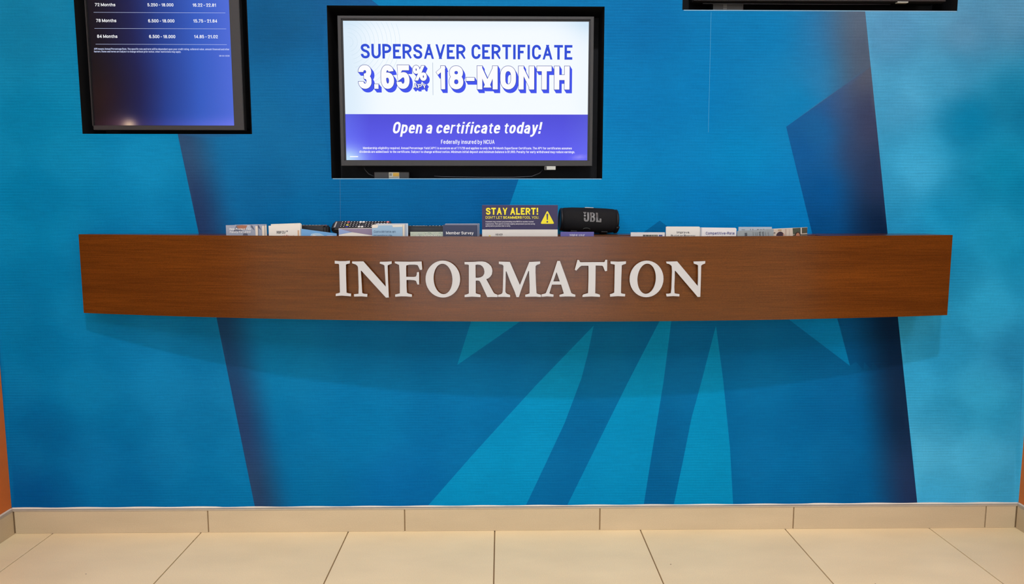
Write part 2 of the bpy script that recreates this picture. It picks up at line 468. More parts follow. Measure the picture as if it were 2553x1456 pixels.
def tile_material(name, base):
    M = bpy.data.materials.new(name); M.use_nodes = True
    nt = M.node_tree; N, L = nt.nodes, nt.links
    P = N['Principled BSDF']
    geo = N.new('ShaderNodeNewGeometry')
    oi = N.new('ShaderNodeObjectInfo')
    mp = N.new('ShaderNodeMapping'); mp.inputs['Scale'].default_value = (3, 7, 14)
    L.new(geo.outputs['Position'], mp.inputs[0])
    n1 = N.new('ShaderNodeTexNoise'); n1.inputs['Scale'].default_value = 1.3; n1.inputs['Detail'].default_value = 7
    L.new(mp.outputs[0], n1.inputs['Vector'])
    n2 = N.new('ShaderNodeTexNoise'); n2.inputs['Scale'].default_value = 330; n2.inputs['Detail'].default_value = 2
    L.new(geo.outputs['Position'], n2.inputs['Vector'])
    a = N.new('ShaderNodeMapRange'); a.inputs[1].default_value = 0.3; a.inputs[2].default_value = 0.7; a.inputs[3].default_value = 0.95; a.inputs[4].default_value = 1.05
    b = N.new('ShaderNodeMapRange'); b.inputs[1].default_value = 0.3; b.inputs[2].default_value = 0.7; b.inputs[3].default_value = 0.96; b.inputs[4].default_value = 1.04
    c = N.new('ShaderNodeMapRange'); c.inputs[3].default_value = 0.975; c.inputs[4].default_value = 1.025
    L.new(n1.outputs[0], a.inputs[0]); L.new(n2.outputs[0], b.inputs[0]); L.new(oi.outputs['Random'], c.inputs[0])
    ab = N.new('ShaderNodeMath'); ab.operation = 'MULTIPLY'; L.new(a.outputs[0], ab.inputs[0]); L.new(b.outputs[0], ab.inputs[1])
    abc = N.new('ShaderNodeMath'); abc.operation = 'MULTIPLY'; L.new(ab.outputs[0], abc.inputs[0]); L.new(c.outputs[0], abc.inputs[1])
    v = N.new('ShaderNodeVectorMath'); v.operation = 'SCALE'; v.inputs[0].default_value = base[:3]
    L.new(abc.outputs[0], v.inputs['Scale'])
    # small dark pits scattered in the stone
    vo = N.new('ShaderNodeTexVoronoi'); vo.inputs['Scale'].default_value = 9.0
    L.new(geo.outputs['Position'], vo.inputs['Vector'])
    lt = N.new('ShaderNodeMath'); lt.operation = 'LESS_THAN'; lt.inputs[1].default_value = 0.018
    L.new(vo.outputs['Distance'], lt.inputs[0])
    mx = N.new('ShaderNodeMix'); mx.data_type = 'RGBA'
    L.new(lt.outputs[0], mx.inputs[0]); L.new(v.outputs[0], mx.inputs[6]); mx.inputs[7].default_value = rgb(120, 95, 72)
    L.new(mx.outputs[2], P.inputs['Base Color'])
    P.inputs['Roughness'].default_value = 0.45
    P.inputs['Specular IOR Level'].default_value = 0.35
    return M
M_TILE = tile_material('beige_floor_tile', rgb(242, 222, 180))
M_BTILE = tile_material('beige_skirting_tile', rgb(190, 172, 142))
M_TRIMM = mat('skirting_edge_trim', rgb(170, 158, 140), 0.45, 0.4, noise=0.05, nscale=90)
M_CAULK = mat('white_caulk', rgb(226, 216, 200), 0.6, 0.3)

# floor
fl = box('floor', LX, RX, FY, 0.13, -0.08, -0.0035, M_GROUT)
struct(fl, 'beige stone tile floor with narrow brown joints', 'floor')
G = 0.0036
TX0 = -1.3938; TP = 0.4572; TD = 0.9144
tile_me = {}
def tile_mesh(x0, x1, y0, y1):
    key = (round(x1 - x0, 4), round(y1 - y0, 4))
    if key not in tile_me:
        bm = bmesh.new()
        box_bm(bm, 0, key[0], 0, key[1], -0.0035, 0.0)
        top = [e for e in bm.edges if all(v.co.z > -0.001 for v in e.verts)]
        bmesh.ops.bevel(bm, geom=top, offset=0.0008, segments=1, affect='EDGES')
        tile_me[key] = bm_mesh(bm, 'floor_tile')
        tile_me[key].materials.append(M_TILE)
    return tile_me[key]
xs = [LX] + [TX0 + k * TP for k in range(-4, 12) if LX < TX0 + k * TP < RX] + [RX]
ys = [FY, -5.49, -4.57, -3.66, -2.74, -1.83, -0.914, 0.0]
for i in range(len(xs) - 1):
    for j in range(len(ys) - 1):
        x0, x1, y0, y1 = xs[i], xs[i + 1], ys[j], ys[j + 1]
        if y0 > ALC - 0.1:
            x0, x1 = max(x0, XL), min(x1, XR)
            if x1 - x0 < 0.05: continue
        if x1 - x0 < 0.03: continue
        o = bpy.data.objects.new('floor_tile', tile_mesh(x0 + G / 2, x1 - G / 2, y0 + G / 2, y1 - G / 2))
        o.location = (x0 + G / 2, y0 + G / 2, 0)
        COL.objects.link(o); o.parent = fl

# ceiling
ce = box('ceiling', LX, RX, FY, 0.13, CEIL, CEIL + 0.1, M_CEIL)
struct(ce)
# side walls of the recess and the lobby walls
wl = box('wall_left', XL - 0.15, XL, ALC, 0.0, 0.0, CEIL, M_ORANGE)
struct(wl, 'terracotta orange side wall at the left end of the blue mural', 'wall')
wr = box('wall_right', XR, XR + 0.15, ALC, 0.0, 0.0, CEIL, M_ORANGE)
struct(wr, 'terracotta orange side wall at the right end of the blue mural', 'wall')
struct(box('wall_lobby_left_return', LX, XL - 0.15, ALC, ALC + 0.15, 0.0, CEIL, M_CREAM))
struct(box('wall_lobby_right_return', XR + 0.15, RX, ALC, ALC + 0.15, 0.0, CEIL, M_CREAM))
struct(box('wall_lobby_left', LX - 0.12, LX, FY, ALC + 0.15, 0.0, CEIL, M_CREAM))
struct(box('wall_lobby_right', RX, RX + 0.12, FY, ALC + 0.15, 0.0, CEIL, M_CREAM))
wn = struct(box('window_1', -2.4, 1.4, FY + 0.02, FY + 0.04, 0.05, 2.55, mat('daylit_pane', rgb(225, 232, 240), 0.3, emit=(0.87, 0.95, 1.12, 1), es=0.5)))  # unseen glowing window, added to go with the sheen light
for a_ in (-2.43, -1.17, 0.1, 1.37):
    box('window_frame', a_, a_ + 0.06, FY + 0.001, FY + 0.08, 0.0, 2.6, mat('dark_window_frame', rgb(60, 56, 52), 0.4), wn)
for z_ in (0.0, 2.55):
    box('window_frame', -2.43, 1.43, FY + 0.001, FY + 0.078, z_, z_ + 0.05, MATS['dark_window_frame'], wn)
struct(box('wall_front', LX, RX, FY - 0.12, FY, 0.0, CEIL, M_CREAM))

# ------------------------------------------------------------------ back wall with printed mural
ZT = 1.75
# television recesses: x0, x1, z0, z1
NICHE = {
    'centre': (-0.5035, 0.3007, 1.0909, 1.5848),
    'left': (-1.2270, -0.7325, 1.2194, 2.0230),
    'right': (0.5270, 1.3340, 1.5766, 2.0705),
}
LINE_A = [(-1.0197,1.5977), (-0.9499,1.2195), (-0.8614,0.673), (-0.7704,0.0799)]
LINE_B = [(1.063,1.5748), (1.1677,0.9264), (1.2134,0.6788), (1.3128,0.0769)]
def ext(line, z):
    """x of the polyline at height z"""
    L_ = sorted(line, key=lambda p: p[1])
    if z <= L_[0][1]: a, b = L_[0], L_[1]
    elif z >= L_[-1][1]: a, b = L_[-2], L_[-1]
    else:
        for a, b in zip(L_, L_[1:]):
            if a[1] <= z <= b[1]: break
    t = (z - a[1]) / (b[1] - a[1])
    return a[0] + t * (b[0] - a[0])
def xA(z): return ext(LINE_A, z)
def xB(z): return ext(LINE_B, z)

STAR_UP = (0.4758,0.9663)
STAR = [(-0.1357,0.5264), (-0.0426,0.8194), (0.0514,1.0887), (0.0986,1.2422), (-0.3562,1.5871), (-0.8476,1.9579),
        (-0.8191,2.547), (0.9885,2.5659), (1.0643,1.4016), (1.085,1.4155), (0.8454,1.2435), (0.9383,0.9265), (1.0271,0.6693), (1.0747,0.5203), (0.8766,0.6671)]
# bright star body: everything between the concave corners; the lower notch rises to a peak
STAR = [(-0.1357,0.5264), (-0.0426,0.8194), (0.0514,1.0887), (0.0986,1.2422), (-0.3562,1.5871), (-0.7821,1.9101), (-0.75, 3.4), (0.93, 3.4),
        (1.063,1.5748), (1.0884,1.4178), (0.8454,1.2435), (0.9383,0.9265), (1.0271,0.6693), (1.0747,0.5203), (0.8766,0.6671), STAR_UP, (0.0483,0.6551)]
PET_A = [(0.2808,0.6472), (0.2647,0.5627), (0.2459,0.4851), (0.1952,0.3433), (0.1338,0.2061), (0.0729,0.0723), (-0.2348,0.0741), (-0.0908,0.242), (0.1028,0.4591)]
PET_B = [(0.5236,0.754), (0.5185,0.6653), (0.4986,0.4691), (0.4698,0.2587), (0.445,0.0701), (0.2026,0.0715), (0.2848,0.248), (0.3847,0.4619), (0.4841,0.6654)]
PET_C = [(0.6555,0.6465), (0.6833,0.4774), (0.712,0.2602), (0.7287,0.0711), (0.5398,0.0722), (0.5672,0.2272), (0.5887,0.357), (0.6153,0.4687)]
def inside(p, poly):
    x, z = p; c = False
    n = len(poly)
    for i in range(n):
        x0, z0 = poly[i]; x1, z1 = poly[(i + 1) % n]
        if (z0 > z) != (z1 > z) and x < (x1 - x0) * (z - z0) / (z1 - z0) + x0:
            c = not c
    return c

# mural colours with corner shade and top right sheen baked in: (point, display colour)
INK = {
    'left': [((-1.3733,1.5295), (16, 120, 156)), ((-1.2893,1.2581), (4, 120, 158)), ((-1.3451,0.9663), (0, 112, 152)), ((-1.0644,1.1194), (8, 126, 170)), ((-0.991,0.9544), (4, 118, 162)), ((-1.4386,0.6656), (0, 98, 138)), ((-1.2882,0.7626), (2, 108, 148)), ((-1.0614,0.5415), (8, 112, 156)), ((-0.9464,0.4162), (8, 108, 152)), ((-1.418,0.2917), (0, 86, 130)), ((-1.4803,0.1126), (0, 72, 120)), ((-1.1812,0.1626), (0, 94, 140)), ((-0.8601,0.1608), (0, 104, 150)), ((-1.2832,0.48), (2, 104, 146))],
    'middle': [((-0.6374,1.5323), (14, 88, 134)), ((-0.5498,1.3743), (10, 98, 152)), ((-0.7058,1.2592), (18, 104, 152)), ((-0.6771,1.0846), (10, 96, 144)), ((-0.5978,0.9782), (0, 100, 150)), ((-0.2987,1.0258), (2, 98, 150)), ((-0.0598,1.0259), (0, 95, 150)), ((-0.3934,1.578), (24, 88, 142)), ((-0.673,0.5404), (4, 112, 156)), ((-0.4336,0.351), (0, 110, 158)), ((-0.6122,0.1595), (0, 100, 146)), ((-0.314,0.132), (0, 98, 152)), ((-0.0623,0.476), (0, 106, 156)), ((0.3064,0.5751), (0, 102, 146)), ((0.1615,0.1813), (0, 98, 148)), ((0.4871,0.2186), (0, 90, 138)), ((0.6052,0.4738), (0, 98, 146)), ((0.8041,0.4732), (0, 100, 148)), ((0.879,0.1776), (0, 98, 148)), ((1.0819,0.4087), (0, 88, 136)), ((1.1339,0.1502), (0, 86, 134))],
    'star': [((0.4097,1.5362), (4, 112, 170)), ((0.3904,1.3192), (2, 118, 176)), ((0.5904,1.3773), (0, 118, 176)), ((0.1798,1.0259), (0, 136, 184)), ((0.4207,1.0022), (0, 126, 178)), ((0.7637,1.4922), (6, 122, 178)), ((0.7174,1.1448), (0, 128, 182)), ((0.9752,1.5156), (48, 118, 166)), ((0.9584,1.3783), (40, 122, 170)), ((0.8664,1.3087), (10, 124, 176)), ((0.8195,1.0023), (0, 120, 180)), ((0.6017,1.0022), (0, 120, 178)), ((-0.0373,0.6009), (0, 134, 178)), ((1.0221,0.5983), (0, 122, 174))],
    'shard': [((1.0097,1.3091), (50, 90, 140)), ((0.942,1.2273), (24, 94, 148)), ((0.8967,1.1686), (14, 86, 144)), ((0.9748,1.0501), (2, 82, 140)), ((0.9802,0.9422), (0, 74, 126)), ((1.0652,1.1688), (40, 76, 122)), ((1.0848,0.5856), (0, 80, 128)), ((1.1258,0.9542), (0, 56, 100))],
    'petal': [((-0.1266,0.1179), (0, 132, 176)), ((0.0363,0.3108), (0, 134, 178)), ((0.2088,0.4877), (0, 134, 176)), ((0.3124,0.1546), (0, 129, 174)), ((0.4797,0.5371), (0, 134, 176)), ((0.6411,0.1136), (0, 130, 172)), ((0.6549,0.4737), (0, 132, 174))],
    'right': [((1.1395,1.5389), (92, 154, 190)), ((1.1885,1.3211), (74, 156, 192)), ((1.3543,1.517), (92, 148, 180)), ((1.4933,1.5629), (80, 136, 168)), ((1.3394,1.3909), (60, 142, 178)), ((1.3965,1.2633), (8, 124, 164)), ((1.5124,1.3218), (12, 112, 148)), ((1.504,1.122), (2, 118, 154)), ((1.2379,1.1098), (56, 154, 192)), ((1.3326,0.9663), (20, 136, 176)), ((1.5208,0.9057), (14, 124, 160)), ((1.4704,0.7588), (34, 138, 174)), ((1.3246,0.5347), (40, 140, 178)), ((1.4967,0.4072), (40, 138, 172)), ((1.5749,0.534), (34, 122, 158)), ((1.3585,0.2143), (66, 154, 186)), ((1.5779,0.174), (56, 142, 174)), ((1.3537,0.0964), (62, 158, 194))],
    'strip_a': [((-0.9857,1.4862), (52, 80, 112)), ((-0.9427,1.201), (46, 74, 106)), ((-0.9073,0.9663), (36, 56, 92)), ((-0.8404,0.6028), (24, 60, 94)), ((-0.8041,0.3144), (34, 56, 92)), ((-0.7631,0.1085), (38, 60, 90))],
    'strip_b': [((1.0555,1.5612), (94, 98, 112)), ((1.0743,1.4361), (84, 86, 100)), ((1.1081,1.2627), (58, 63, 90)), ((1.135,1.1097), (38, 52, 82)), ((1.1638,0.9301), (10, 34, 62)), ((1.2123,0.6353), (4, 32, 58)), ((1.2513,0.4081), (12, 34, 60)), ((1.3026,0.0967), (28, 44, 76))],
}

LUM = (1.22, 1.04, 0.93)          # light falling on the wall, so that ink = display colour / LUM
def ink(region, x, z, pw=3.0):
    r = g = b = w = 0.0
    for (px, pz), c in INK[region]:
        d = ((x - px) ** 2 + (z - pz) ** 2) ** 0.5 + 0.02
        k = d ** -pw
        r += c[0] * k; g += c[1] * k; b += c[2] * k; w += k
    return [r / w, g / w, b / w]
def smooth(t):
    t = max(0.0, min(1.0, t)); return t * t * (3 - 2 * t)
def region_of(x, z):
    if x < xA(z): return 'left'
    if x > xB(z): return 'right'
    p = (x, z)
    if z < 0.75 and (inside(p, PET_A) or inside(p, PET_B) or inside(p, PET_C)): return 'petal'
    if inside(p, STAR): return 'star'
    # right-hand shard between the star and the steep diagonal
    xs_ = STAR[12][0] + (z - STAR[12][1]) * (STAR[13][0] - STAR[11][0]) / (STAR[13][1] - STAR[11][1])
    if z > STAR[13][1] and x > xs_ and x > 0.8: return 'shard'
    return 'middle'
def print_colour(x, z, reg):
    c = ink(reg, x, z)
    if reg in ('middle', 'star', 'shard'):
        dA = x - xA(z)
        if dA < 0.2 and reg == 'middle':
            k = 1 - smooth((dA - 0.012) / 0.125)
            s_ = ink('strip_a', x, z)
            c = [a * (1 - k) + b * k for a, b in zip(c, s_)]
        dB = xB(z) - x
        if dB < 0.25:
            k = 1 - smooth((dB - 0.02) / 0.15)
            if reg == 'star': k *= 0.9
            s_ = ink('strip_b', x, z)
            c = [a * (1 - k) + b * k for a, b in zip(c, s_)]
    # faint diamond facets printed in the pale bands and the lower half
    u = (x + z) / 0.23; v = (x - z) / 0.23
    f = math.sin(u * math.pi) * math.sin(v * math.pi)
    amp = {'right': 6, 'left': 3.0, 'petal': 2, 'middle': 2.0}.get(reg, 1.5)
    t = max(-1, min(1, f * 3)) * amp
    c = [max(0, c[0] + t * 0.8), max(0, c[1] + t), max(0, c[2] + t)]
    e = 1.0 - 0.17 * min(1.0, abs((x - 0.05) / 1.55)) ** 4  # lamp falloff over the wall offset in the print colour
    q = x - 0.05
    e *= math.exp(-0.0036 + 0.0075 * q - 0.0666 * q * q + 0.0058 * z + 0.0939 * z * z - 0.0129 * q ** 4)
    return (lin(c[0]) / LUM[0] / e, lin(c[1]) / LUM[1] / e, lin(c[2]) / LUM[2] / e, 1.0)

def build_mural():
    pts = []; edges = []
    def loop(poly, closed=True):
        k = len(pts)
        pts.extend(Vector((p[0], p[1])) for p in poly)
        n = len(poly)
        edges.extend((k + i, k + (i + 1) % n) for i in range(n if closed else n - 1))
    loop([(XL, 0.0), (XR, 0.0), (XR, CEIL), (XL, CEIL)])
    for line in (LINE_A, LINE_B):
        zs = [0.0] + sorted(p[1] for p in line) + [3.45]
        f = xA if line is LINE_A else xB
        loop([(f(z), z) for z in zs], False)
    loop(STAR); loop(PET_A); loop(PET_B); loop(PET_C)
    # lower edge line of the right shard
    for n_ in NICHE.values():
        loop([(n_[0], n_[2]), (n_[1], n_[2]), (n_[1], n_[3]), (n_[0], n_[3])])
    st = 0.026
    z = st * 0.5
    while z < CEIL:
        x = XL + st * 0.5
        while x < XR:
            pts.append(Vector((x, z))); x += st if z < 1.7 else st * 2
        z += st if z < 1.7 else st * 2
    vs, es, fs, *_ = delaunay_2d_cdt(pts, edges, [], 0, 1e-6)
    bm = bmesh.new()
    bv = [bm.verts.new((v[0], 0.0, v[1])) for v in vs]
    lay = bm.loops.layers.float_color.new('print')
    for f in fs:
        cx = sum(vs[i][0] for i in f) / len(f); cz = sum(vs[i][1] for i in f) / len(f)
        if any(n_[0] < cx < n_[1] and n_[2] < cz < n_[3] for n_ in NICHE.values()):
            continue
        if not (XL < cx < XR and 0 < cz < CEIL): continue
        reg = region_of(cx, cz)
        order = f
        a, b, c = [vs[i] for i in f[:3]]
        if (b[0] - a[0]) * (c[1] - a[1]) - (b[1] - a[1]) * (c[0] - a[0]) < 0: order = list(reversed(f))
        try:
            face = bm.faces.new([bv[i] for i in order])
        except ValueError:
            continue
        for lp in face.loops:
            lp[lay] = print_colour(lp.vert.co.x, lp.vert.co.z, reg)
    me = bpy.data.meshes.new('wall_back')
    bm.to_mesh(me); bm.free()
    o = bpy.data.objects.new('wall_back', me); COL.objects.link(o)
    me.materials.append(mural_material())
    return o
wb = build_mural()
struct(wb, 'back wall covered by a printed blue mural of facets and a starburst', 'wall')
M_BLACK = mat('matt_black_lining', rgb(14, 14, 17), 0.7, 0.25, noise=0.2, nscale=30)
ND = 0.13
for k, (x0, x1, z0, z1) in NICHE.items():
    t = 0.012
    bm = bmesh.new()
    box_bm(bm, x0 - t, x1 + t, ND, ND + t, z0 - t, z1 + t)
    box_bm(bm, x0 - t, x0, 0.0006, ND, z0 - t, z1 + t)
    box_bm(bm, x1, x1 + t, 0.0006, ND, z0 - t, z1 + t)
    box_bm(bm, x0, x1, 0.0006, ND, z0 - t, z0)
    box_bm(bm, x0, x1, 0.0006, ND, z1, z1 + t)
    link('recess_lining', bm_mesh(bm, 'recess_lining'), M_BLACK, wb)
    if k != 'left':
        e = box('recess_edge', x0 + 0.004, x1 - 0.002, -0.0008, 0.002, z0 - 0.0022, z0, mat('cut_wallcovering_edge', rgb(120, 170, 205), 0.6), wb)
# solid wall behind
bk = box('wall_behind', XL - 0.15, XR + 0.15, ND + 0.02, ND + 0.12, 0.0, CEIL, M_CREAM); struct(bk)
# vertical joints between the strips of wallcovering
M_SEAM_L = mat('pale_mural_joint', rgb(28, 132, 184), 0.6)
M_SEAM_D = mat('dark_mural_joint', rgb(4, 92, 142), 0.6)
for (a, b, mm) in (((0.6115,1.5708), (0.614,1.2268), M_SEAM_L), ((-0.4781,1.0883), (-0.4809,0.9365), M_SEAM_D)):
    flat('mural_joint', [(a[0] - 0.0006, a[1]), (a[0] + 0.0006, a[1]), (b[0] + 0.0006, b[1]), (b[0] - 0.0006, b[1])], -0.0001, mm, wb, 0.0002)

# ------------------------------------------------------------------ stone skirting
SH, ST = 0.0712, 0.012
bb = thing('baseboard_back', 'beige stone tile skirting under the blue mural', 'skirting')
del bb['category']; bb['kind'] = 'structure'
def skirt(x0, x1, parent, y0=-ST, y1=0.0):
    bm = bmesh.new(); box_bm(bm, x0, x1, y0, y1, 0.0, SH)
    bmesh.ops.bevel(bm, geom=bm.edges[:], offset=0.0008, segments=1, affect='EDGES')
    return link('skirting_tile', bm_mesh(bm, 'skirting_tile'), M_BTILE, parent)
sx = [XL + ST + 0.001, -0.9124, -0.3028, 0.3068, 0.9164, 1.5260, XR - ST - 0.001]
for a, b in zip(sx, sx[1:]):
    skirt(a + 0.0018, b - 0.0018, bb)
box('grout_backing', XL, XR, -ST + 0.004, 0.0, 0.0, SH - 0.001, M_GROUT, bb)
box('edge_trim', XL + 0.002, XR - 0.002, -ST - 0.0008, -0.0002, SH, SH + 0.0055, M_TRIMM, bb, 0.0008)
# ragged bead of pale caulk along the top of the trim
def bead():
    bm = bmesh.new(); n = 160; prev = None
    for i in range(n + 1):
        x = XL + 0.002 + (XR - XL - 0.004) * i / n
        h = 0.0018 + 0.0008 * math.sin(i * 0.7) + (0.0012 if x < -0.885 else 0) + (0.0008 if x > 0.98 else 0)
        zb = SH + 0.0050
        cur = [bm.verts.new((x, -0.0045, zb)), bm.verts.new((x, -0.003, zb + h)), bm.verts.new((x, -0.0002, zb + h + 0.0008)), bm.verts.new((x, -0.0002, zb))]
        if prev:
            for a in range(4):
                bm.faces.new([prev[a], cur[a], cur[(a + 1) % 4], prev[(a + 1) % 4]])
        prev = cur
    return link('caulk_bead', bm_mesh(bm, 'caulk_bead'), M_CAULK, bb)
bead()
for side, x0, x1 in (('left', XL, XL + ST), ('right', XR - ST, XR)):
    sd = thing('baseboard_' + side, 'beige stone tile skirting along the %s side wall' % side, 'skirting')
    del sd['category']; sd['kind'] = 'structure'
    for (y0, y1) in ((-0.609, -ST - 0.001), (ALC, -0.613)):
        bm = bmesh.new(); box_bm(bm, x0, x1, y0, y1, 0.0, SH)
        bmesh.ops.bevel(bm, geom=bm.edges[:], offset=0.0008, segments=1, affect='EDGES')
        link('skirting_tile', bm_mesh(bm, 'skirting_tile'), M_BTILE, sd)
    box('edge_trim', x0, x1, ALC, -ST - 0.001, SH, SH + 0.0055, M_TRIMM, sd, 0.0008)
    xi = XL + 0.0 if side == 'left' else XR - 0.006
    box('caulk_bead', xi, xi + 0.006, ALC, -0.004, SH + 0.0052, SH + 0.0085, M_CAULK, sd, 0.0008)

# ------------------------------------------------------------------ information shelf
PCO = [-0.09049,0.0359,0.23651]
ZTOP, ZBOT = 0.9278, 0.6975
SX0, SX1 = -1.2262, 1.2835
def panel_y(x): return -(PCO[0] * x * x + PCO[1] * x + PCO[2])
PT = 0.019
M_WOOD = wood_material()
shelf = thing('information_shelf', 'bow-fronted brown wooden wall shelf with raised white INFORMATION lettering', 'shelf', (0.03, 0.0, 0.8))
def curved_slab(name, x0, x1, f0, f1, z0, z1, m, n=60, parent=shelf, bev=0.0):
    bm = bmesh.new(); prev = None
    for i in range(n + 1):
        x = x0 + (x1 - x0) * i / n
        cur = [bm.verts.new((x, f0(x), z0)), bm.verts.new((x, f0(x), z1)), bm.verts.new((x, f1(x), z1)), bm.verts.new((x, f1(x), z0))]
        if prev:
            for a in range(4):
                bm.faces.new([prev[a], cur[a], cur[(a + 1) % 4], prev[(a + 1) % 4]])
        else: bm.faces.new(cur)
        prev = cur
    bm.faces.new(list(reversed(prev)))
    bmesh.ops.translate(bm, verts=bm.verts[:], vec=-Vector(parent.location))
    return link(name, bm_mesh(bm, name), m, parent)
fp = curved_slab('front_panel', SX0, SX1, panel_y, lambda x: panel_y(x) + PT, ZBOT, ZTOP, M_WOOD)
# top board: a back ledge, and closed ends either side of the leaflet trough
TRX0, TRX1, TRY = -0.80, 0.90, -0.108
TT = 0.02
inner = lambda x: panel_y(x) + PT + 0.0002
curved_slab('top_board', TRX0, TRX1, lambda x: TRY, lambda x: -0.0006, ZTOP - TT, ZTOP - 0.0006, M_WOOD, 20)
curved_slab('top_board', SX0, TRX0, inner, lambda x: -0.0006, ZTOP - TT, ZTOP - 0.0006, M_WOOD, 12)
curved_slab('top_board', TRX1, SX1, inner, lambda x: -0.0006, ZTOP - TT, ZTOP - 0.0006, M_WOOD, 12)
curved_slab('bottom_board', SX0 + 0.02, SX1 - 0.02, inner, lambda x: -0.0006, ZBOT + 0.001, ZBOT + 0.019, M_WOOD, 40)
curved_slab('trough_back', TRX0, TRX1, lambda x: TRY, lambda x: TRY + 0.012, ZBOT + 0.0195, ZTOP - TT - 0.0005, M_WOOD, 4)
for (a, b) in ((SX0, SX0 + 0.019), (SX1 - 0.019, SX1)):
    curved_slab('end_panel', a, b, inner, lambda x: -0.0006, ZBOT + 0.0192, ZTOP - TT - 0.0005, M_WOOD, 2)
FLOORZ = ZBOT + 0.0192
M_LETTER = mat('cream_letter_acrylic', rgb(178, 180, 184), 0.4, 0.35)
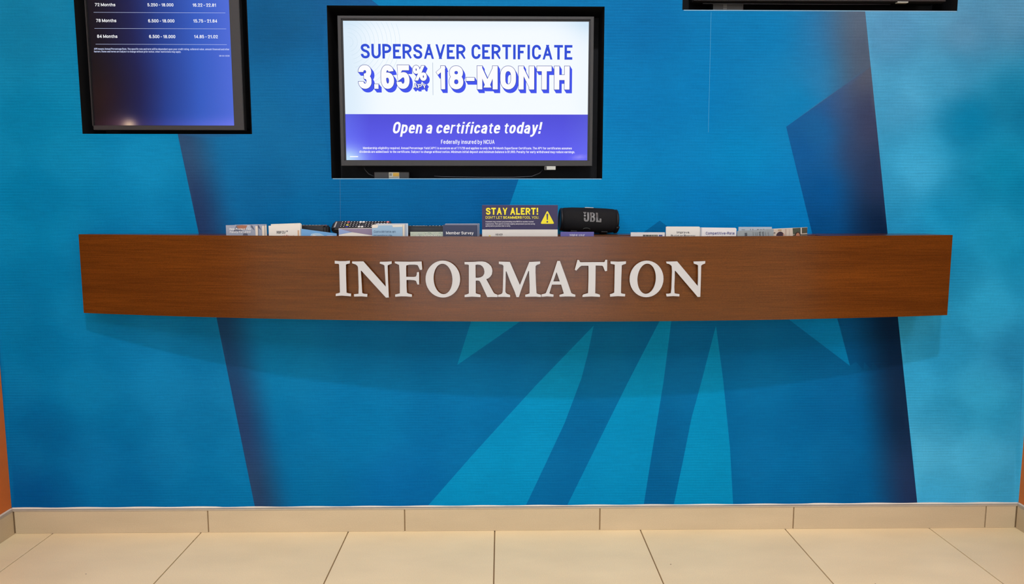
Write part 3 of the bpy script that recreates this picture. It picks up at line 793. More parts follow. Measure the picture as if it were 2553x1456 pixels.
LET = [
 ('I', [[(-0.4519,0.8615),(-0.441,0.8606),(-0.4234,0.8607),(-0.41,0.8621),(-0.4105,0.8548),(-0.4177,0.8531),(-0.4215,0.8513),(-0.4219,0.8234),(-0.4217,0.7746),(-0.4173,0.773),(-0.4091,0.7721),(-0.4098,0.765),(-0.42,0.7657),(-0.4343,0.7666),(-0.4445,0.766),(-0.4519,0.7651),(-0.4515,0.7713),(-0.4443,0.7731),(-0.4398,0.7751),(-0.4398,0.7985),(-0.44,0.8511),(-0.442,0.8533),(-0.452,0.8538)]]),
 ('N', [[(-0.4042,0.8598),(-0.3733,0.8604),(-0.3129,0.7918),(-0.314,0.8202),(-0.3155,0.8497),(-0.3187,0.852),(-0.3282,0.855),(-0.3275,0.8595),(-0.3111,0.86),(-0.2953,0.8609),(-0.2957,0.8546),(-0.303,0.8521),(-0.3069,0.8498),(-0.3066,0.8162),(-0.3053,0.7628),(-0.3131,0.7625),(-0.3791,0.8353),(-0.3808,0.8345),(-0.3798,0.8156),(-0.3783,0.7743),(-0.3745,0.7722),(-0.3639,0.7715),(-0.3647,0.7641),(-0.3806,0.7653),(-0.3915,0.7648),(-0.4007,0.7645),(-0.4011,0.7707),(-0.3884,0.7721),(-0.3875,0.7907),(-0.3877,0.8237),(-0.388,0.8443),(-0.3898,0.8484),(-0.3943,0.8521),(-0.4039,0.8549)]]),
 ('F', [[(-0.2868,0.8605),(-0.2765,0.8604),(-0.2478,0.8601),(-0.2145,0.8611),(-0.2129,0.8413),(-0.214,0.8385),(-0.2194,0.8387),(-0.2233,0.8478),(-0.2257,0.8515),(-0.2331,0.8525),(-0.2479,0.8524),(-0.2561,0.8501),(-0.2567,0.8411),(-0.2567,0.8194),(-0.2353,0.8193),(-0.2303,0.8204),(-0.2282,0.8249),(-0.2273,0.8319),(-0.2218,0.8325),(-0.2217,0.8168),(-0.222,0.7991),(-0.2261,0.7987),(-0.2281,0.8028),(-0.2301,0.8085),(-0.2354,0.8105),(-0.2469,0.8113),(-0.2562,0.811),(-0.2563,0.7919),(-0.2555,0.7762),(-0.2524,0.7742),(-0.2418,0.7714),(-0.2423,0.7652),(-0.2575,0.7663),(-0.2716,0.7664),(-0.2875,0.7651),(-0.2878,0.7709),(-0.2797,0.7732),(-0.2748,0.7744),(-0.2743,0.8),(-0.2745,0.8287),(-0.2755,0.8516),(-0.2808,0.854),(-0.2869,0.8565)]]),
 ('O', [[(-0.1109,0.8141),(-0.1115,0.8063),(-0.1132,0.7987),(-0.1161,0.7915),(-0.1199,0.7848),(-0.1247,0.7788),(-0.1303,0.7737),(-0.1366,0.7695),(-0.1433,0.7665),(-0.1505,0.7646),(-0.1578,0.7639),(-0.1651,0.7645),(-0.1723,0.7663),(-0.1791,0.7693),(-0.1853,0.7733),(-0.1909,0.7784),(-0.1956,0.7843),(-0.1994,0.791),(-0.2021,0.7982),(-0.2038,0.8059),(-0.2043,0.8137),(-0.2037,0.8215),(-0.2019,0.8291),(-0.199,0.8363),(-0.1951,0.843),(-0.1903,0.8489),(-0.1847,0.854),(-0.1784,0.8581),(-0.1717,0.8611),(-0.1645,0.863),(-0.1573,0.8636),(-0.15,0.863),(-0.1429,0.8612),(-0.1362,0.8583),(-0.13,0.8542),(-0.1244,0.8492),(-0.1197,0.8433),(-0.1159,0.8367),(-0.1131,0.8295),(-0.1115,0.8219)], [(-0.1317,0.8144),(-0.1319,0.8079),(-0.1326,0.8016),(-0.134,0.7956),(-0.1359,0.7901),(-0.1384,0.7851),(-0.1413,0.7809),(-0.1447,0.7775),(-0.1483,0.775),(-0.1521,0.7735),(-0.1561,0.7729),(-0.1601,0.7734),(-0.164,0.7749),(-0.1678,0.7774),(-0.1713,0.7807),(-0.1744,0.7849),(-0.1771,0.7899),(-0.1794,0.7954),(-0.181,0.8014),(-0.1821,0.8077),(-0.1826,0.8141),(-0.1824,0.8206),(-0.1816,0.8269),(-0.1802,0.8328),(-0.1783,0.8384),(-0.1758,0.8433),(-0.1729,0.8475),(-0.1695,0.8509),(-0.1659,0.8533),(-0.1621,0.8549),(-0.1581,0.8554),(-0.1541,0.8549),(-0.1502,0.8534),(-0.1465,0.851),(-0.143,0.8476),(-0.1399,0.8434),(-0.1372,0.8385),(-0.135,0.833),(-0.1333,0.8271),(-0.1322,0.8208)]]),
 ('R', [[(-0.0988,0.8601),(-0.0735,0.8605),(-0.0621,0.8615),(-0.0516,0.8617),(-0.0426,0.8603),(-0.0346,0.8559),(-0.0281,0.8494),(-0.0249,0.8421),(-0.0242,0.8355),(-0.0257,0.8274),(-0.0298,0.8209),(-0.0355,0.8164),(-0.0408,0.8143),(-0.021,0.7776),(-0.0177,0.7747),(-0.0104,0.7719),(-0.0108,0.7659),(-0.0267,0.7662),(-0.0383,0.7658),(-0.0462,0.7832),(-0.0559,0.8045),(-0.0591,0.8094),(-0.064,0.8106),(-0.069,0.8101),(-0.0692,0.7762),(-0.0658,0.7745),(-0.0562,0.7721),(-0.0565,0.7655),(-0.0691,0.7663),(-0.0789,0.7668),(-0.0993,0.7655),(-0.0991,0.7713),(-0.0927,0.7732),(-0.0878,0.7753),(-0.0873,0.8521),(-0.0902,0.8534),(-0.0987,0.854)], [(-0.0693,0.8525),(-0.0638,0.8535),(-0.0565,0.8525),(-0.0508,0.8485),(-0.0472,0.8428),(-0.0456,0.8347),(-0.0464,0.8282),(-0.0501,0.8224),(-0.0558,0.8192),(-0.0623,0.8179),(-0.0692,0.8179)]]),
 ('M', [[(-0.007,0.8614),(0.0226,0.8607),(0.0494,0.7986),(0.0744,0.8605),(0.1035,0.8619),(0.1031,0.8556),(0.0946,0.8528),(0.0912,0.8495),(0.0911,0.8341),(0.0924,0.8015),(0.094,0.7766),(0.0974,0.7745),(0.1063,0.7722),(0.106,0.7663),(0.0917,0.7673),(0.0795,0.7673),(0.0641,0.7667),(0.0636,0.7724),(0.0706,0.7741),(0.0754,0.7761),(0.0753,0.8015),(0.0736,0.8369),(0.072,0.8361),(0.0615,0.8096),(0.0518,0.7827),(0.0466,0.766),(0.0402,0.766),(0.0356,0.7802),(0.0242,0.8063),(0.0132,0.8356),(0.0116,0.8348),(0.0112,0.8095),(0.0104,0.7809),(0.012,0.7768),(0.0161,0.774),(0.0232,0.7718),(0.023,0.7658),(0.0079,0.7666),(-0.0094,0.7665),(-0.0092,0.7717),(-0.001,0.7739),(0.0026,0.7772),(0.0035,0.785),(0.0049,0.8258),(0.0052,0.8502),(0.0023,0.8533),(-0.0068,0.8551)]]),
 ('A', [[(0.1493,0.8633),(0.1562,0.8633),(0.1748,0.8129),(0.1874,0.777),(0.1915,0.7745),(0.1984,0.7724),(0.198,0.7669),(0.1834,0.7678),(0.172,0.7678),(0.1561,0.767),(0.1556,0.7721),(0.163,0.7741),(0.1674,0.7757),(0.1599,0.7999),(0.1353,0.7999),(0.1284,0.7766),(0.132,0.7745),(0.1398,0.7729),(0.1394,0.767),(0.1223,0.7681),(0.1134,0.7672),(0.1075,0.767),(0.1078,0.7733),(0.1149,0.7749),(0.119,0.7766),(0.1326,0.8113),(0.1406,0.8357)], [(0.1473,0.8337),(0.1563,0.8084),(0.1387,0.8085)]]),
 ('T', [[(0.203,0.8662),(0.2071,0.8656),(0.2092,0.8613),(0.2116,0.8597),(0.2425,0.86),(0.2742,0.86),(0.2762,0.8612),(0.2777,0.8661),(0.2828,0.866),(0.2828,0.8368),(0.2786,0.8354),(0.2765,0.8372),(0.2719,0.8486),(0.2694,0.8504),(0.2519,0.8511),(0.252,0.8177),(0.2517,0.776),(0.2574,0.7748),(0.2644,0.772),(0.2647,0.7665),(0.2412,0.7677),(0.2273,0.767),(0.2177,0.7662),(0.2175,0.7708),(0.2207,0.7732),(0.2325,0.7765),(0.2332,0.8177),(0.2328,0.8487),(0.2316,0.8505),(0.2141,0.8505),(0.2093,0.8475),(0.2001,0.8372),(0.1962,0.8398)]]),
 ('I', [[(0.2915,0.862),(0.3125,0.8611),(0.3335,0.8619),(0.333,0.8554),(0.3257,0.8532),(0.3221,0.8513),(0.3214,0.8175),(0.3212,0.7766),(0.3254,0.7749),(0.3328,0.7739),(0.3323,0.7674),(0.3124,0.7683),(0.292,0.7669),(0.2915,0.7734),(0.2976,0.775),(0.3031,0.7775),(0.3033,0.8012),(0.3033,0.853),(0.2996,0.8542),(0.2922,0.8555)]]),
 ('O', [[(0.4359,0.8142),(0.4354,0.8065),(0.4337,0.799),(0.431,0.7918),(0.4272,0.7852),(0.4225,0.7793),(0.417,0.7743),(0.4109,0.7703),(0.4042,0.7673),(0.3971,0.7656),(0.3899,0.765),(0.3827,0.7657),(0.3757,0.7675),(0.369,0.7705),(0.3629,0.7746),(0.3574,0.7797),(0.3527,0.7856),(0.349,0.7922),(0.3462,0.7994),(0.3445,0.8069),(0.344,0.8147),(0.3446,0.8224),(0.3462,0.8299),(0.349,0.837),(0.3528,0.8435),(0.3574,0.8494),(0.3629,0.8544),(0.369,0.8584),(0.3756,0.8613),(0.3826,0.8631),(0.3898,0.8637),(0.397,0.863),(0.404,0.8612),(0.4106,0.8582),(0.4168,0.8542),(0.4223,0.8492),(0.427,0.8433),(0.4308,0.8367),(0.4336,0.8295),(0.4353,0.822)], [(0.4152,0.8148),(0.4148,0.8084),(0.4137,0.8022),(0.4121,0.7963),(0.4099,0.7908),(0.4072,0.7859),(0.4041,0.7817),(0.4006,0.7784),(0.3969,0.7759),(0.3931,0.7745),(0.3891,0.774),(0.3852,0.7745),(0.3814,0.776),(0.3778,0.7785),(0.3746,0.7819),(0.3717,0.7861),(0.3692,0.791),(0.3673,0.7965),(0.366,0.8024),(0.3652,0.8087),(0.365,0.8151),(0.3655,0.8215),(0.3666,0.8277),(0.3682,0.8336),(0.3704,0.839),(0.3731,0.8439),(0.3762,0.848),(0.3796,0.8514),(0.3833,0.8538),(0.3871,0.8553),(0.3911,0.8558),(0.395,0.8552),(0.3988,0.8537),(0.4023,0.8513),(0.4056,0.8479),(0.4085,0.8438),(0.4109,0.8389),(0.4129,0.8334),(0.4143,0.8275),(0.415,0.8212)]]),
 ('N', [[(0.4417,0.8609),(0.4722,0.8614),(0.5306,0.7942),(0.5308,0.8165),(0.5298,0.8501),(0.5268,0.8524),(0.518,0.855),(0.5166,0.8608),(0.5328,0.8611),(0.549,0.8618),(0.5488,0.8555),(0.5414,0.8525),(0.5381,0.8496),(0.5383,0.8164),(0.5382,0.7649),(0.5311,0.7647),(0.5203,0.777),(0.4673,0.8367),(0.4663,0.8357),(0.4664,0.8169),(0.4659,0.7922),(0.467,0.7758),(0.4712,0.7741),(0.4806,0.7728),(0.4804,0.7666),(0.4639,0.7676),(0.4457,0.7667),(0.4439,0.7739),(0.4521,0.7741),(0.4571,0.7754),(0.4584,0.7882),(0.4589,0.8333),(0.4577,0.848),(0.4551,0.8513),(0.4501,0.8546),(0.4439,0.8558)]]),
]
for ch, loops in LET:
    o = prism('letter', loops, lambda x: panel_y(x) - 0.012, lambda x: panel_y(x) - 0.0075, M_LETTER, shelf)
    # two short studs hold each letter off the panel; they sit behind its widest strokes
    best = []
    tris = tessellate_polygon([[Vector((p[0], p[1], 0)) for p in lp] for lp in loops])
    fl2 = [p for lp in loops for p in lp]
    for t_ in tris:
        A_, B_, C_ = (Vector(fl2[i]) for i in t_)
        la, lb, lc = (B_ - C_).length, (C_ - A_).length, (A_ - B_).length
        ar = abs((B_ - A_).cross(C_ - A_)) / 2; r_in = 2 * ar / (la + lb + lc)
        best.append((r_in, (A_ * la + B_ * lb + C_ * lc) / (la + lb + lc)))
    best.sort(key=lambda q_: -q_[0])
    c1 = best[0][1]; c2 = max(best[:6], key=lambda q_: (q_[1] - c1).length)[1]
    for c_ in (c1, c2):
        prism('stud', [ell(c_.x, c_.y, 0.0016, 0.0016, 10)], lambda x: panel_y(x) - 0.0074, lambda x: panel_y(x) - 0.0002, mat('steel_stud', rgb(120, 118, 112), 0.4, metal=0.8), o)
    o['label'] = 'raised cream letter ' + ch

# ------------------------------------------------------------------ televisions
M_BEZ = mat('dark_grey_bezel_plastic', rgb(38, 38, 41), 0.5, 0.4, noise=0.05, nscale=120)
M_BEZD = mat('bezel_inner_lip', rgb(30, 30, 34), 0.4, 0.4)
M_TVBODY = mat('black_tv_back', rgb(20, 20, 22), 0.5, 0.4)
M_IR = mat('pale_grey_plastic', rgb(178, 182, 178), 0.5, 0.4)
def screen_mesh(name, x0, x1, z0, z1, y, fn, nx, nz, parent, slit=None):
    bm = bmesh.new(); lay = bm.loops.layers.float_color.new('glow')
    xs_ = [x0 + (x1 - x0) * i / nx for i in range(nx + 1)]
    zs_ = [z0 + (z1 - z0) * i / nz for i in range(nz + 1)]
    if slit: zs_ = sorted(zs_ + [slit - 0.00005, slit + 0.00005])
    g = [[bm.verts.new((x, y, z)) for x in xs_] for z in zs_]
    for j in range(len(zs_) - 1):
        for i in range(nx):
            f = bm.faces.new([g[j][i], g[j][i + 1], g[j + 1][i + 1], g[j + 1][i]])
            zc = (zs_[j] + zs_[j + 1]) / 2
            for lp in f.loops:
                x, z = lp.vert.co.x, lp.vert.co.z
                c = fn((x - x0) / (x1 - x0), (z - z0) / (z1 - z0), (zc - z0) / (z1 - z0))
                lp[lay] = (lin(c[0]), lin(c[1]), lin(c[2]), 1)
    # the panel itself has thickness
    bmesh.ops.translate(bm, verts=bm.verts[:], vec=-Vector(parent.location))
    me = bpy.data.meshes.new(name); bm.to_mesh(me); bm.free()
    o = bpy.data.objects.new(name, me); COL.objects.link(o); o.parent = parent
    M = bpy.data.materials.new(name + '_lit'); M.use_nodes = True
    nt = M.node_tree; P = nt.nodes['Principled BSDF']
    P.inputs['Base Color'].default_value = (0.004, 0.004, 0.005, 1); P.inputs['Roughness'].default_value = 0.3
    P.inputs['Specular IOR Level'].default_value = 0.12
    at = nt.nodes.new('ShaderNodeAttribute'); at.attribute_name = 'glow'
    nt.links.new(at.outputs['Color'], P.inputs['Emission Color']); P.inputs['Emission Strength'].default_value = 1.0
    me.materials.append(M)
    return o
def ring(name, xo0, xo1, zo0, zo1, xi0, xi1, zi0, zi1, y0, y1, m, parent):
    bm = bmesh.new()
    o = [(xo0, zo0), (xo1, zo0), (xo1, zo1), (xo0, zo1)]; i_ = [(xi0, zi0), (xi1, zi0), (xi1, zi1), (xi0, zi1)]
    A = [bm.verts.new((p[0], y0, p[1])) for p in o]; Bv = [bm.verts.new((p[0], y0, p[1])) for p in i_]
    C_ = [bm.verts.new((p[0], y1, p[1])) for p in o]; D = [bm.verts.new((p[0], y1, p[1])) for p in i_]
    for k in range(4):
        j = (k + 1) % 4
        bm.faces.new([A[k], A[j], Bv[j], Bv[k]]); bm.faces.new([C_[k], D[k], D[j], C_[j]])
        bm.faces.new([A[k], C_[k], C_[j], A[j]]); bm.faces.new([Bv[k], Bv[j], D[j], D[k]])
    bmesh.ops.recalc_face_normals(bm, faces=bm.faces[:])
    bmesh.ops.bevel(bm, geom=[e for e in bm.edges if abs(e.verts[0].co.y - y0) < 1e-6 and abs(e.verts[1].co.y - y0) < 1e-6 and len(e.link_faces) == 2 and e.calc_face_angle(0) > 0.5], offset=0.0012, segments=2, affect='EDGES')
    bmesh.ops.translate(bm, verts=bm.verts[:], vec=-Vector(parent.location))
    return link(name, bm_mesh(bm, name), m, parent)

def television(label, bz, scr, fn, slit=None, nx=60, nz=40, lip=0.004, dark=False):
    """bz, scr = outer bezel and visible screen (x0, x1, z0, z1)"""
    cx = (bz[0] + bz[1]) / 2
    t = thing('wall_television', label, 'television', (cx, 0.0, bz[2]), 'televisions sunk in the blue wall')
    ring('bezel', bz[0], bz[1], bz[2], bz[3], scr[0] - lip, scr[1] + lip, scr[2] - lip * 0.4, scr[3] + lip, 0.006, 0.03, M_BEZ, t)
    ring('screen_surround', scr[0] - lip - 0.0002, scr[1] + lip + 0.0002, scr[2] - lip * 0.4 - 0.0002, scr[3] + lip + 0.0002, scr[0], scr[1], scr[2], scr[3], 0.011, 0.018, M_BEZD, t)
    box('housing', bz[0] + 0.004, bz[1] - 0.004, 0.0302, 0.075, bz[2] + 0.004, bz[3] - 0.004, M_TVBODY, t, 0.006)
    box('wall_bracket', cx - 0.1, cx + 0.1, 0.0752, ND - 0.0005, (bz[2] + bz[3]) / 2 - 0.1, (bz[2] + bz[3]) / 2 + 0.1, M_TVBODY, t)
    screen_mesh('screen', scr[0] - 0.0005, scr[1] + 0.0005, scr[2] - 0.0005, scr[3] + 0.0005, 0.0145, fn, nx, nz, t, slit)
    return t
YS = 0.0138      # lettering lies just in front of the screen surface
G_BLUE = glow('screen_blue_ink', rgb(48, 78, 214))
G_BLUE2 = glow('screen_outline_blue', rgb(66, 84, 236))
G_NAVY = glow('screen_navy_ink', rgb(34, 52, 150))
G_WHITE = glow('screen_white_ink', rgb(252, 252, 255))
G_PALE = glow('screen_pale_ink', rgb(206, 216, 250))
G_ARC = glow('screen_arc_ink', rgb(206, 226, 240))
G_GREY = glow('screen_grey_ink', rgb(140, 160, 190))

# central landscape television
BZ2 = (-0.475, 0.2707, 1.1283, 1.5583)
SC2 = (-0.4609, 0.2569, 1.1453, 1.5457)
BAND = (1.2795 - SC2[2]) / (SC2[3] - SC2[2])
def centre_fn(u, v, vc):
    if vc < BAND:
        k = v / BAND
        e = max(0, 1 - u / 0.10); e2 = max(0, (u - 0.9) / 0.1)
        c = [70 + 20 * (1 - k) + 14 * e + 8 * e2, 68 + 22 * (1 - k) + 26 * e + 12 * e2, 212 + 32 * (1 - k) + 14 * e]
        d = ((u + 0.005) / 0.085) ** 2 + ((v - 0.01) / 0.085) ** 2
        g = math.exp(-d * 1.1)  # reflection in the lower left corner, put into the screen colour
        c = [a * (1 - g) + b * g for a, b in zip(c, (190, 225, 250))]
        d = ((u - 0.965) / 0.025) ** 2 + ((v - 0.025) / 0.012) ** 2
        g = 0.6 * math.exp(-d)
        return [a * (1 - g) + b * g for a, b in zip(c, (170, 160, 250))]
    c = [243, 249, 255]
    g = math.exp(-((u / 0.10) ** 2)) * 0.55 + math.exp(-(((1 - v) / 0.05) ** 2)) * 0.25 + math.exp(-(((1 - u) / 0.05) ** 2)) * 0.12 + 0.5 * math.exp(-((1 - u) / 0.10) ** 2 - ((1 - v) / 0.13) ** 2)
    g = min(g, 0.8)
    return [a * (1 - g) + b * g for a, b in zip(c, (198, 224, 244))]
tv = television('central landscape television showing a blue and white savings advert', BZ2, SC2, centre_fn, SC2[2] + BAND * (SC2[3] - SC2[2]))
for r in range(1, 25):
    rad = 0.010 + r * 0.0062
    cx, cz = SC2[0] + 0.012, SC2[3] - 0.060
    pts = []
    for i in range(49):
        a = math.radians(-75 + 165 * i / 48)
        x, z = cx + rad * math.cos(a), cz + rad * 0.95 * math.sin(a)
        if SC2[0] + 0.001 < x < SC2[1] and z < SC2[3] - 0.001: pts.append((x, z))
    if r % 2 and len(pts) > 4:
        w = 0.00045
        outl = [(cx + (p[0] - cx) * (1 + w / rad), cz + (p[1] - cz) * (1 + w / rad)) for p in pts] + [(cx + (p[0] - cx) * (1 - w / rad), cz + (p[1] - cz) * (1 - w / rad)) for p in reversed(pts)]
        bm = bmesh.new(); n = len(pts)
        vv = [bm.verts.new((p[0], 0.01435, min(p[1], SC2[3] - 0.0005))) for p in outl]
        for i in range(n - 1): bm.faces.new([vv[i], vv[i + 1], vv[2 * n - 2 - i], vv[2 * n - 1 - i]])
        bmesh.ops.translate(bm, verts=bm.verts[:], vec=-Vector(tv.location))
        link('screen_arc', bm_mesh(bm, 'screen_arc'), G_ARC, tv)
text('screen_text', 'SUPERSAVER', (-0.4109,-0.1047,1.4393,1.4809), YS, G_BLUE, tv, bold=0.022, tilt=-0.004)
text('screen_text', 'CERTIFICATE', (-0.087,0.2093,1.4386,1.4803), YS, G_BLUE, tv, bold=0.022, tilt=-0.004)
def block_text(body, b, bold, step, n):
    for i in range(n, 0, -1):
        bb_ = (b[0] + step[0] * i, b[1] + step[0] * i, b[2] + step[1] * i, b[3] + step[1] * i)
        text('text_shadow', body, bb_, YS + 0.0002 + 0.00004 * i, G_BLUE2, tv, bold=bold, grow=0.0012)
    text('text_outline', body, b, YS + 0.0001, G_NAVY, tv, bold=bold, grow=0.0012)
    text('screen_text', body, b, YS - 0.0001, G_WHITE, tv, bold=bold)
PXM = 1.0 / 830
block_text('3.65', (-0.4197,-0.2697,1.3524,1.4207), 0.05, (1.1 * PXM, -1.3 * PXM), 6)
block_text('%', (-0.2601,-0.2189,1.3757,1.4199), 0.035, (1.0 * PXM, -1.2 * PXM), 6)
block_text('APY', (-0.2589,-0.2205,1.3544,1.3665), 0.03, (0.9 * PXM, -1.1 * PXM), 6)
block_text('18-MONTH', (-0.1913,0.2018,1.3516,1.4189), 0.05, (0.85 * PXM, -1.3 * PXM), 6)
a = (-0.2012,1.428); b = (-0.2016,1.3349)
flat('screen_rule', [(a[0] - 0.0005, b[1]), (a[0] + 0.0005, b[1]), (a[0] + 0.0005, a[1]), (a[0] - 0.0005, a[1])], YS, G_GREY, tv, 0.0001)
text('screen_text', 'Open a certificate today!', (-0.3235,0.1219,1.2234,1.2573), YS, G_WHITE, tv, bold=0.03, shear=0.2, tilt=0.0)
text('screen_text', 'Federally insured by NCUA', (-0.1792,-0.02,1.1933,1.2051), YS, G_WHITE, tv, bold=0.004)
text('screen_text', 'Membership eligibility required. Annual Percentage Yield (APY) is accurate as of 7/1/26 and applies to only the 18-Month SuperSaver Certificate. The APY for certificates assumes', (-0.4109,0.2104,1.1775,1.1843), YS, G_WHITE, tv, bold=0.006)
text('screen_text', 'dividends are added back to the certificate. Subject to change without notice. Minimum initial deposit and minimum balance is $1,000. Penalty for early withdrawal may reduce earnings.', (-0.4219,0.2199,1.1666,1.1735), YS, G_WHITE, tv, bold=0.006)
a = (-0.4502,-0.4258,1.1542,1.157)
flat('screen_caption', [(a[0], a[2]), (a[1], a[2]), (a[1], a[3]), (a[0], a[3])], YS, G_WHITE, tv, 0.0001)
ir = (0.1293,0.1622,1.117,1.1233)
box('sensor', ir[0], ir[1], 0.008, 0.022, ir[2], BZ2[2] - 0.0002, M_IR, tv, 0.0008)
a = (0.1293,0.1353,1.117,1.1233)
box('sensor_window', a[0] + 0.0005, a[1], 0.0074, 0.0079, a[2] + 0.0006, BZ2[2] - 0.001, M_BEZ, tv)

# left portrait television with the loan rates
BZ1 = (-1.1975, -0.7572, 1.2316, 1.9950)
SC1 = (-1.1973, -0.7882, 1.2453, 1.9790)
def left_fn(u, v, vc):
    # dark at the left edge, bright blue to the right, and a warm pale spot at the lower edge
    stops = [(0, (12, 10, 16)), (0.12, (14, 14, 36)), (0.3, (18, 26, 76)), (0.5, (26, 58, 140)), (0.75, (46, 88, 190)), (1.0, (74, 104, 214))]
    w = u + 0.10 * (v - 0.3) * (1 - u) - 0.04 * math.exp(-((v - 0.17) / 0.1) ** 2) * (1 - u)
    w = max(0, min(1, w))
    for (a_, ca), (b_, cb) in zip(stops, stops[1:]):
        if a_ <= w <= b_:
            k = (w - a_) / (b_ - a_); c = [p * (1 - k) + q_ * k for p, q_ in zip(ca, cb)]; break
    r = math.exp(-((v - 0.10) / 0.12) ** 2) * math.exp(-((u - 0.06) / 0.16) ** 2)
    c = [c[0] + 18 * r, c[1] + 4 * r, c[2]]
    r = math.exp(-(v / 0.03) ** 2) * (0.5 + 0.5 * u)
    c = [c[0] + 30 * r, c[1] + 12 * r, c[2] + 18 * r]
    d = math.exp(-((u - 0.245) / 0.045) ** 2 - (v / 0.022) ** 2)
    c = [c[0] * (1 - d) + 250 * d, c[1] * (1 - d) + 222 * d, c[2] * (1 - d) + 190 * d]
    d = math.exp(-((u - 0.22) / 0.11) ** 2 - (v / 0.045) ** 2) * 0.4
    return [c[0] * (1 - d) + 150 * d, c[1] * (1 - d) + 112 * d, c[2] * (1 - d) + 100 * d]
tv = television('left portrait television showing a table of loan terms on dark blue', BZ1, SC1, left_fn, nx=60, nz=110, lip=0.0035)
for body, rows in (('72 Months', (236.5, 287.5, 7.5, 15.5)), ('78 Months', (239.5, 290, 47, 55)), ('84 Months', (242.3, 292.6, 86.6, 94.6))):
    pass
text('screen_text', '72 Months', (-1.1749,-1.1162,1.5835,1.5923), YS, G_WHITE, tv, bold=0.02)
text('screen_text', '5.250 - 18.000', (-1.024,-0.9491,1.5837,1.5924), YS, G_WHITE, tv, bold=0.02)
text('screen_text', '16.22 - 22.81', (-0.8942,-0.8265,1.5834,1.5924), YS, G_WHITE, tv, bold=0.02)
text('screen_text', '78 Months', (-1.1743,-1.116,1.5391,1.5481), YS, G_WHITE, tv, bold=0.02)
text('screen_text', '6.500 - 18.000', (-1.0243,-0.9487,1.5388,1.5478), YS, G_WHITE, tv, bold=0.02)
text('screen_text', '15.75 - 21.84', (-0.8943,-0.8253,1.539,1.548), YS, G_WHITE, tv, bold=0.02)
text('screen_text', '84 Months', (-1.1741,-1.1156,1.4948,1.5038), YS, G_WHITE, tv, bold=0.02)
text('screen_text', '6.500 - 18.000', (-1.024,-0.9484,1.4946,1.5037), YS, G_WHITE, tv, bold=0.02)
text('screen_text', '14.85 - 21.02', (-0.8939,-0.8254,1.4948,1.5039), YS, G_WHITE, tv, bold=0.02)
for L_ in ((-1.1798,-0.8003,1.566,1.5671), (-1.1804,-0.7999,1.5212,1.5224), (-1.1798,-0.8002,1.4767,1.4779)):
    flat('screen_rule', [(L_[0], L_[2]), (L_[1], L_[2]), (L_[1], L_[2] + 0.0007), (L_[0], L_[2] + 0.0007)], YS, G_PALE, tv, 0.0001)
text('screen_text', 'APR means Annual Percentage Rate. The specific rate and term will be dependent upon your credit rating, collateral value, amount financed and other', (-1.1855,-0.7932,1.4613,1.4666), YS, G_PALE, tv, bold=0.008)
text('screen_text', 'factors. Rates and terms are subject to change without prior notice; other restrictions may apply.', (-1.186,-0.9337,1.4539,1.4591), YS, G_PALE, tv, bold=0.008)
text('screen_text', '08-04-2026', (-0.8237,-0.7935,1.4431,1.4474), YS, G_PALE, tv, bold=0.008)

# right television, of which the photograph shows only the recess below it
BZ3 = (0.5620, 1.3020, 1.6052, 2.0350)
SC3 = (0.5760, 1.2880, 1.6215, 2.0220)
tv = television('right landscape television, cut off by the top of the picture', BZ3, SC3, lambda u, v, vc: (60, 80, 150), nx=4, nz=4)
ir = (1.1612,1.1931,1.6017,1.6085)
box('sensor', ir[0], ir[1], 0.008, 0.022, ir[2], BZ3[2] - 0.0002, M_IR, tv, 0.0008)
tube('cable', [(0.5949, 0.0315, 1.603), (0.7072, 0.03, 1.6022), (0.9441, 0.03, 1.602), (1.1521, 0.0315, 1.603)], 0.0011, mat('grey_cable', rgb(58, 60, 70), 0.5), tv)

# small things lying in the recesses under the televisions
M_ADAPT = mat('black_adapter_plastic', rgb(24, 25, 27), 0.45, 0.4)
t = thing('power_adapter', 'black power adapter with a white and yellow sticker below the central television', 'adapter', (-0.3244, 0.05, NICHE['centre'][2] + 0.0005), 'adapters in the recesses')
b = (-0.3382,-0.3069,1.0907,1.1104)
z0 = NICHE['centre'][2] + 0.0002
box('housing', b[0] - 0.045, b[1] + 0.03, 0.0308, 0.075, z0, b[3] + 0.0015, M_ADAPT, t, 0.002)
box('label', b[0], b[1], 0.0298, 0.0303, z0, b[3], mat('white_sticker', rgb(165, 165, 150), 0.5), t)
b = (-0.3255,-0.3074,1.0985,1.1086)
box('label_panel', b[0], b[1], 0.0290, 0.0294, b[2], b[3], mat('yellow_sticker', rgb(176, 138, 26), 0.5), t)
for (q0, q1, q2, q3) in ((-0.3363,-0.3291,1.1003,1.1074), (-0.3371,-0.3088,1.0947,1.0961)):
    box('label_print', q0, q1, 0.0290, 0.0294, q2, q3, mat('grey_print', rgb(110, 112, 106), 0.5), t)
t = thing('power_adapter', 'black adapter with a small grey ribbed label below the right television', 'adapter', (0.6611, 0.05, NICHE['right'][2] + 0.0005), 'adapters in the recesses')
b = (0.6551,0.6661,1.5833,1.6026)
z0 = NICHE['right'][2] + 0.0002
box('housing', b[0] - 0.03, b[1] + 0.05, 0.0308, 0.075, z0, b[3] + 0.001, M_ADAPT, t, 0.002)
for i in range(5):
    zz = z0 + 0.0008 + i * (b[3] - z0 - 0.002) / 5
    box('label_print', b[0], b[1], 0.0298, 0.0303, zz, zz + (b[3] - z0) / 8, mat('dull_grey_label', rgb(74, 74, 74), 0.5), t)
M_CABLE = mat('black_cable_sheath', rgb(34, 36, 40), 0.4, 0.4)
pts = [(-0.4135,1.1257), (-0.4089,1.1162), (-0.3995,1.1054), (-0.3803,1.0959)]
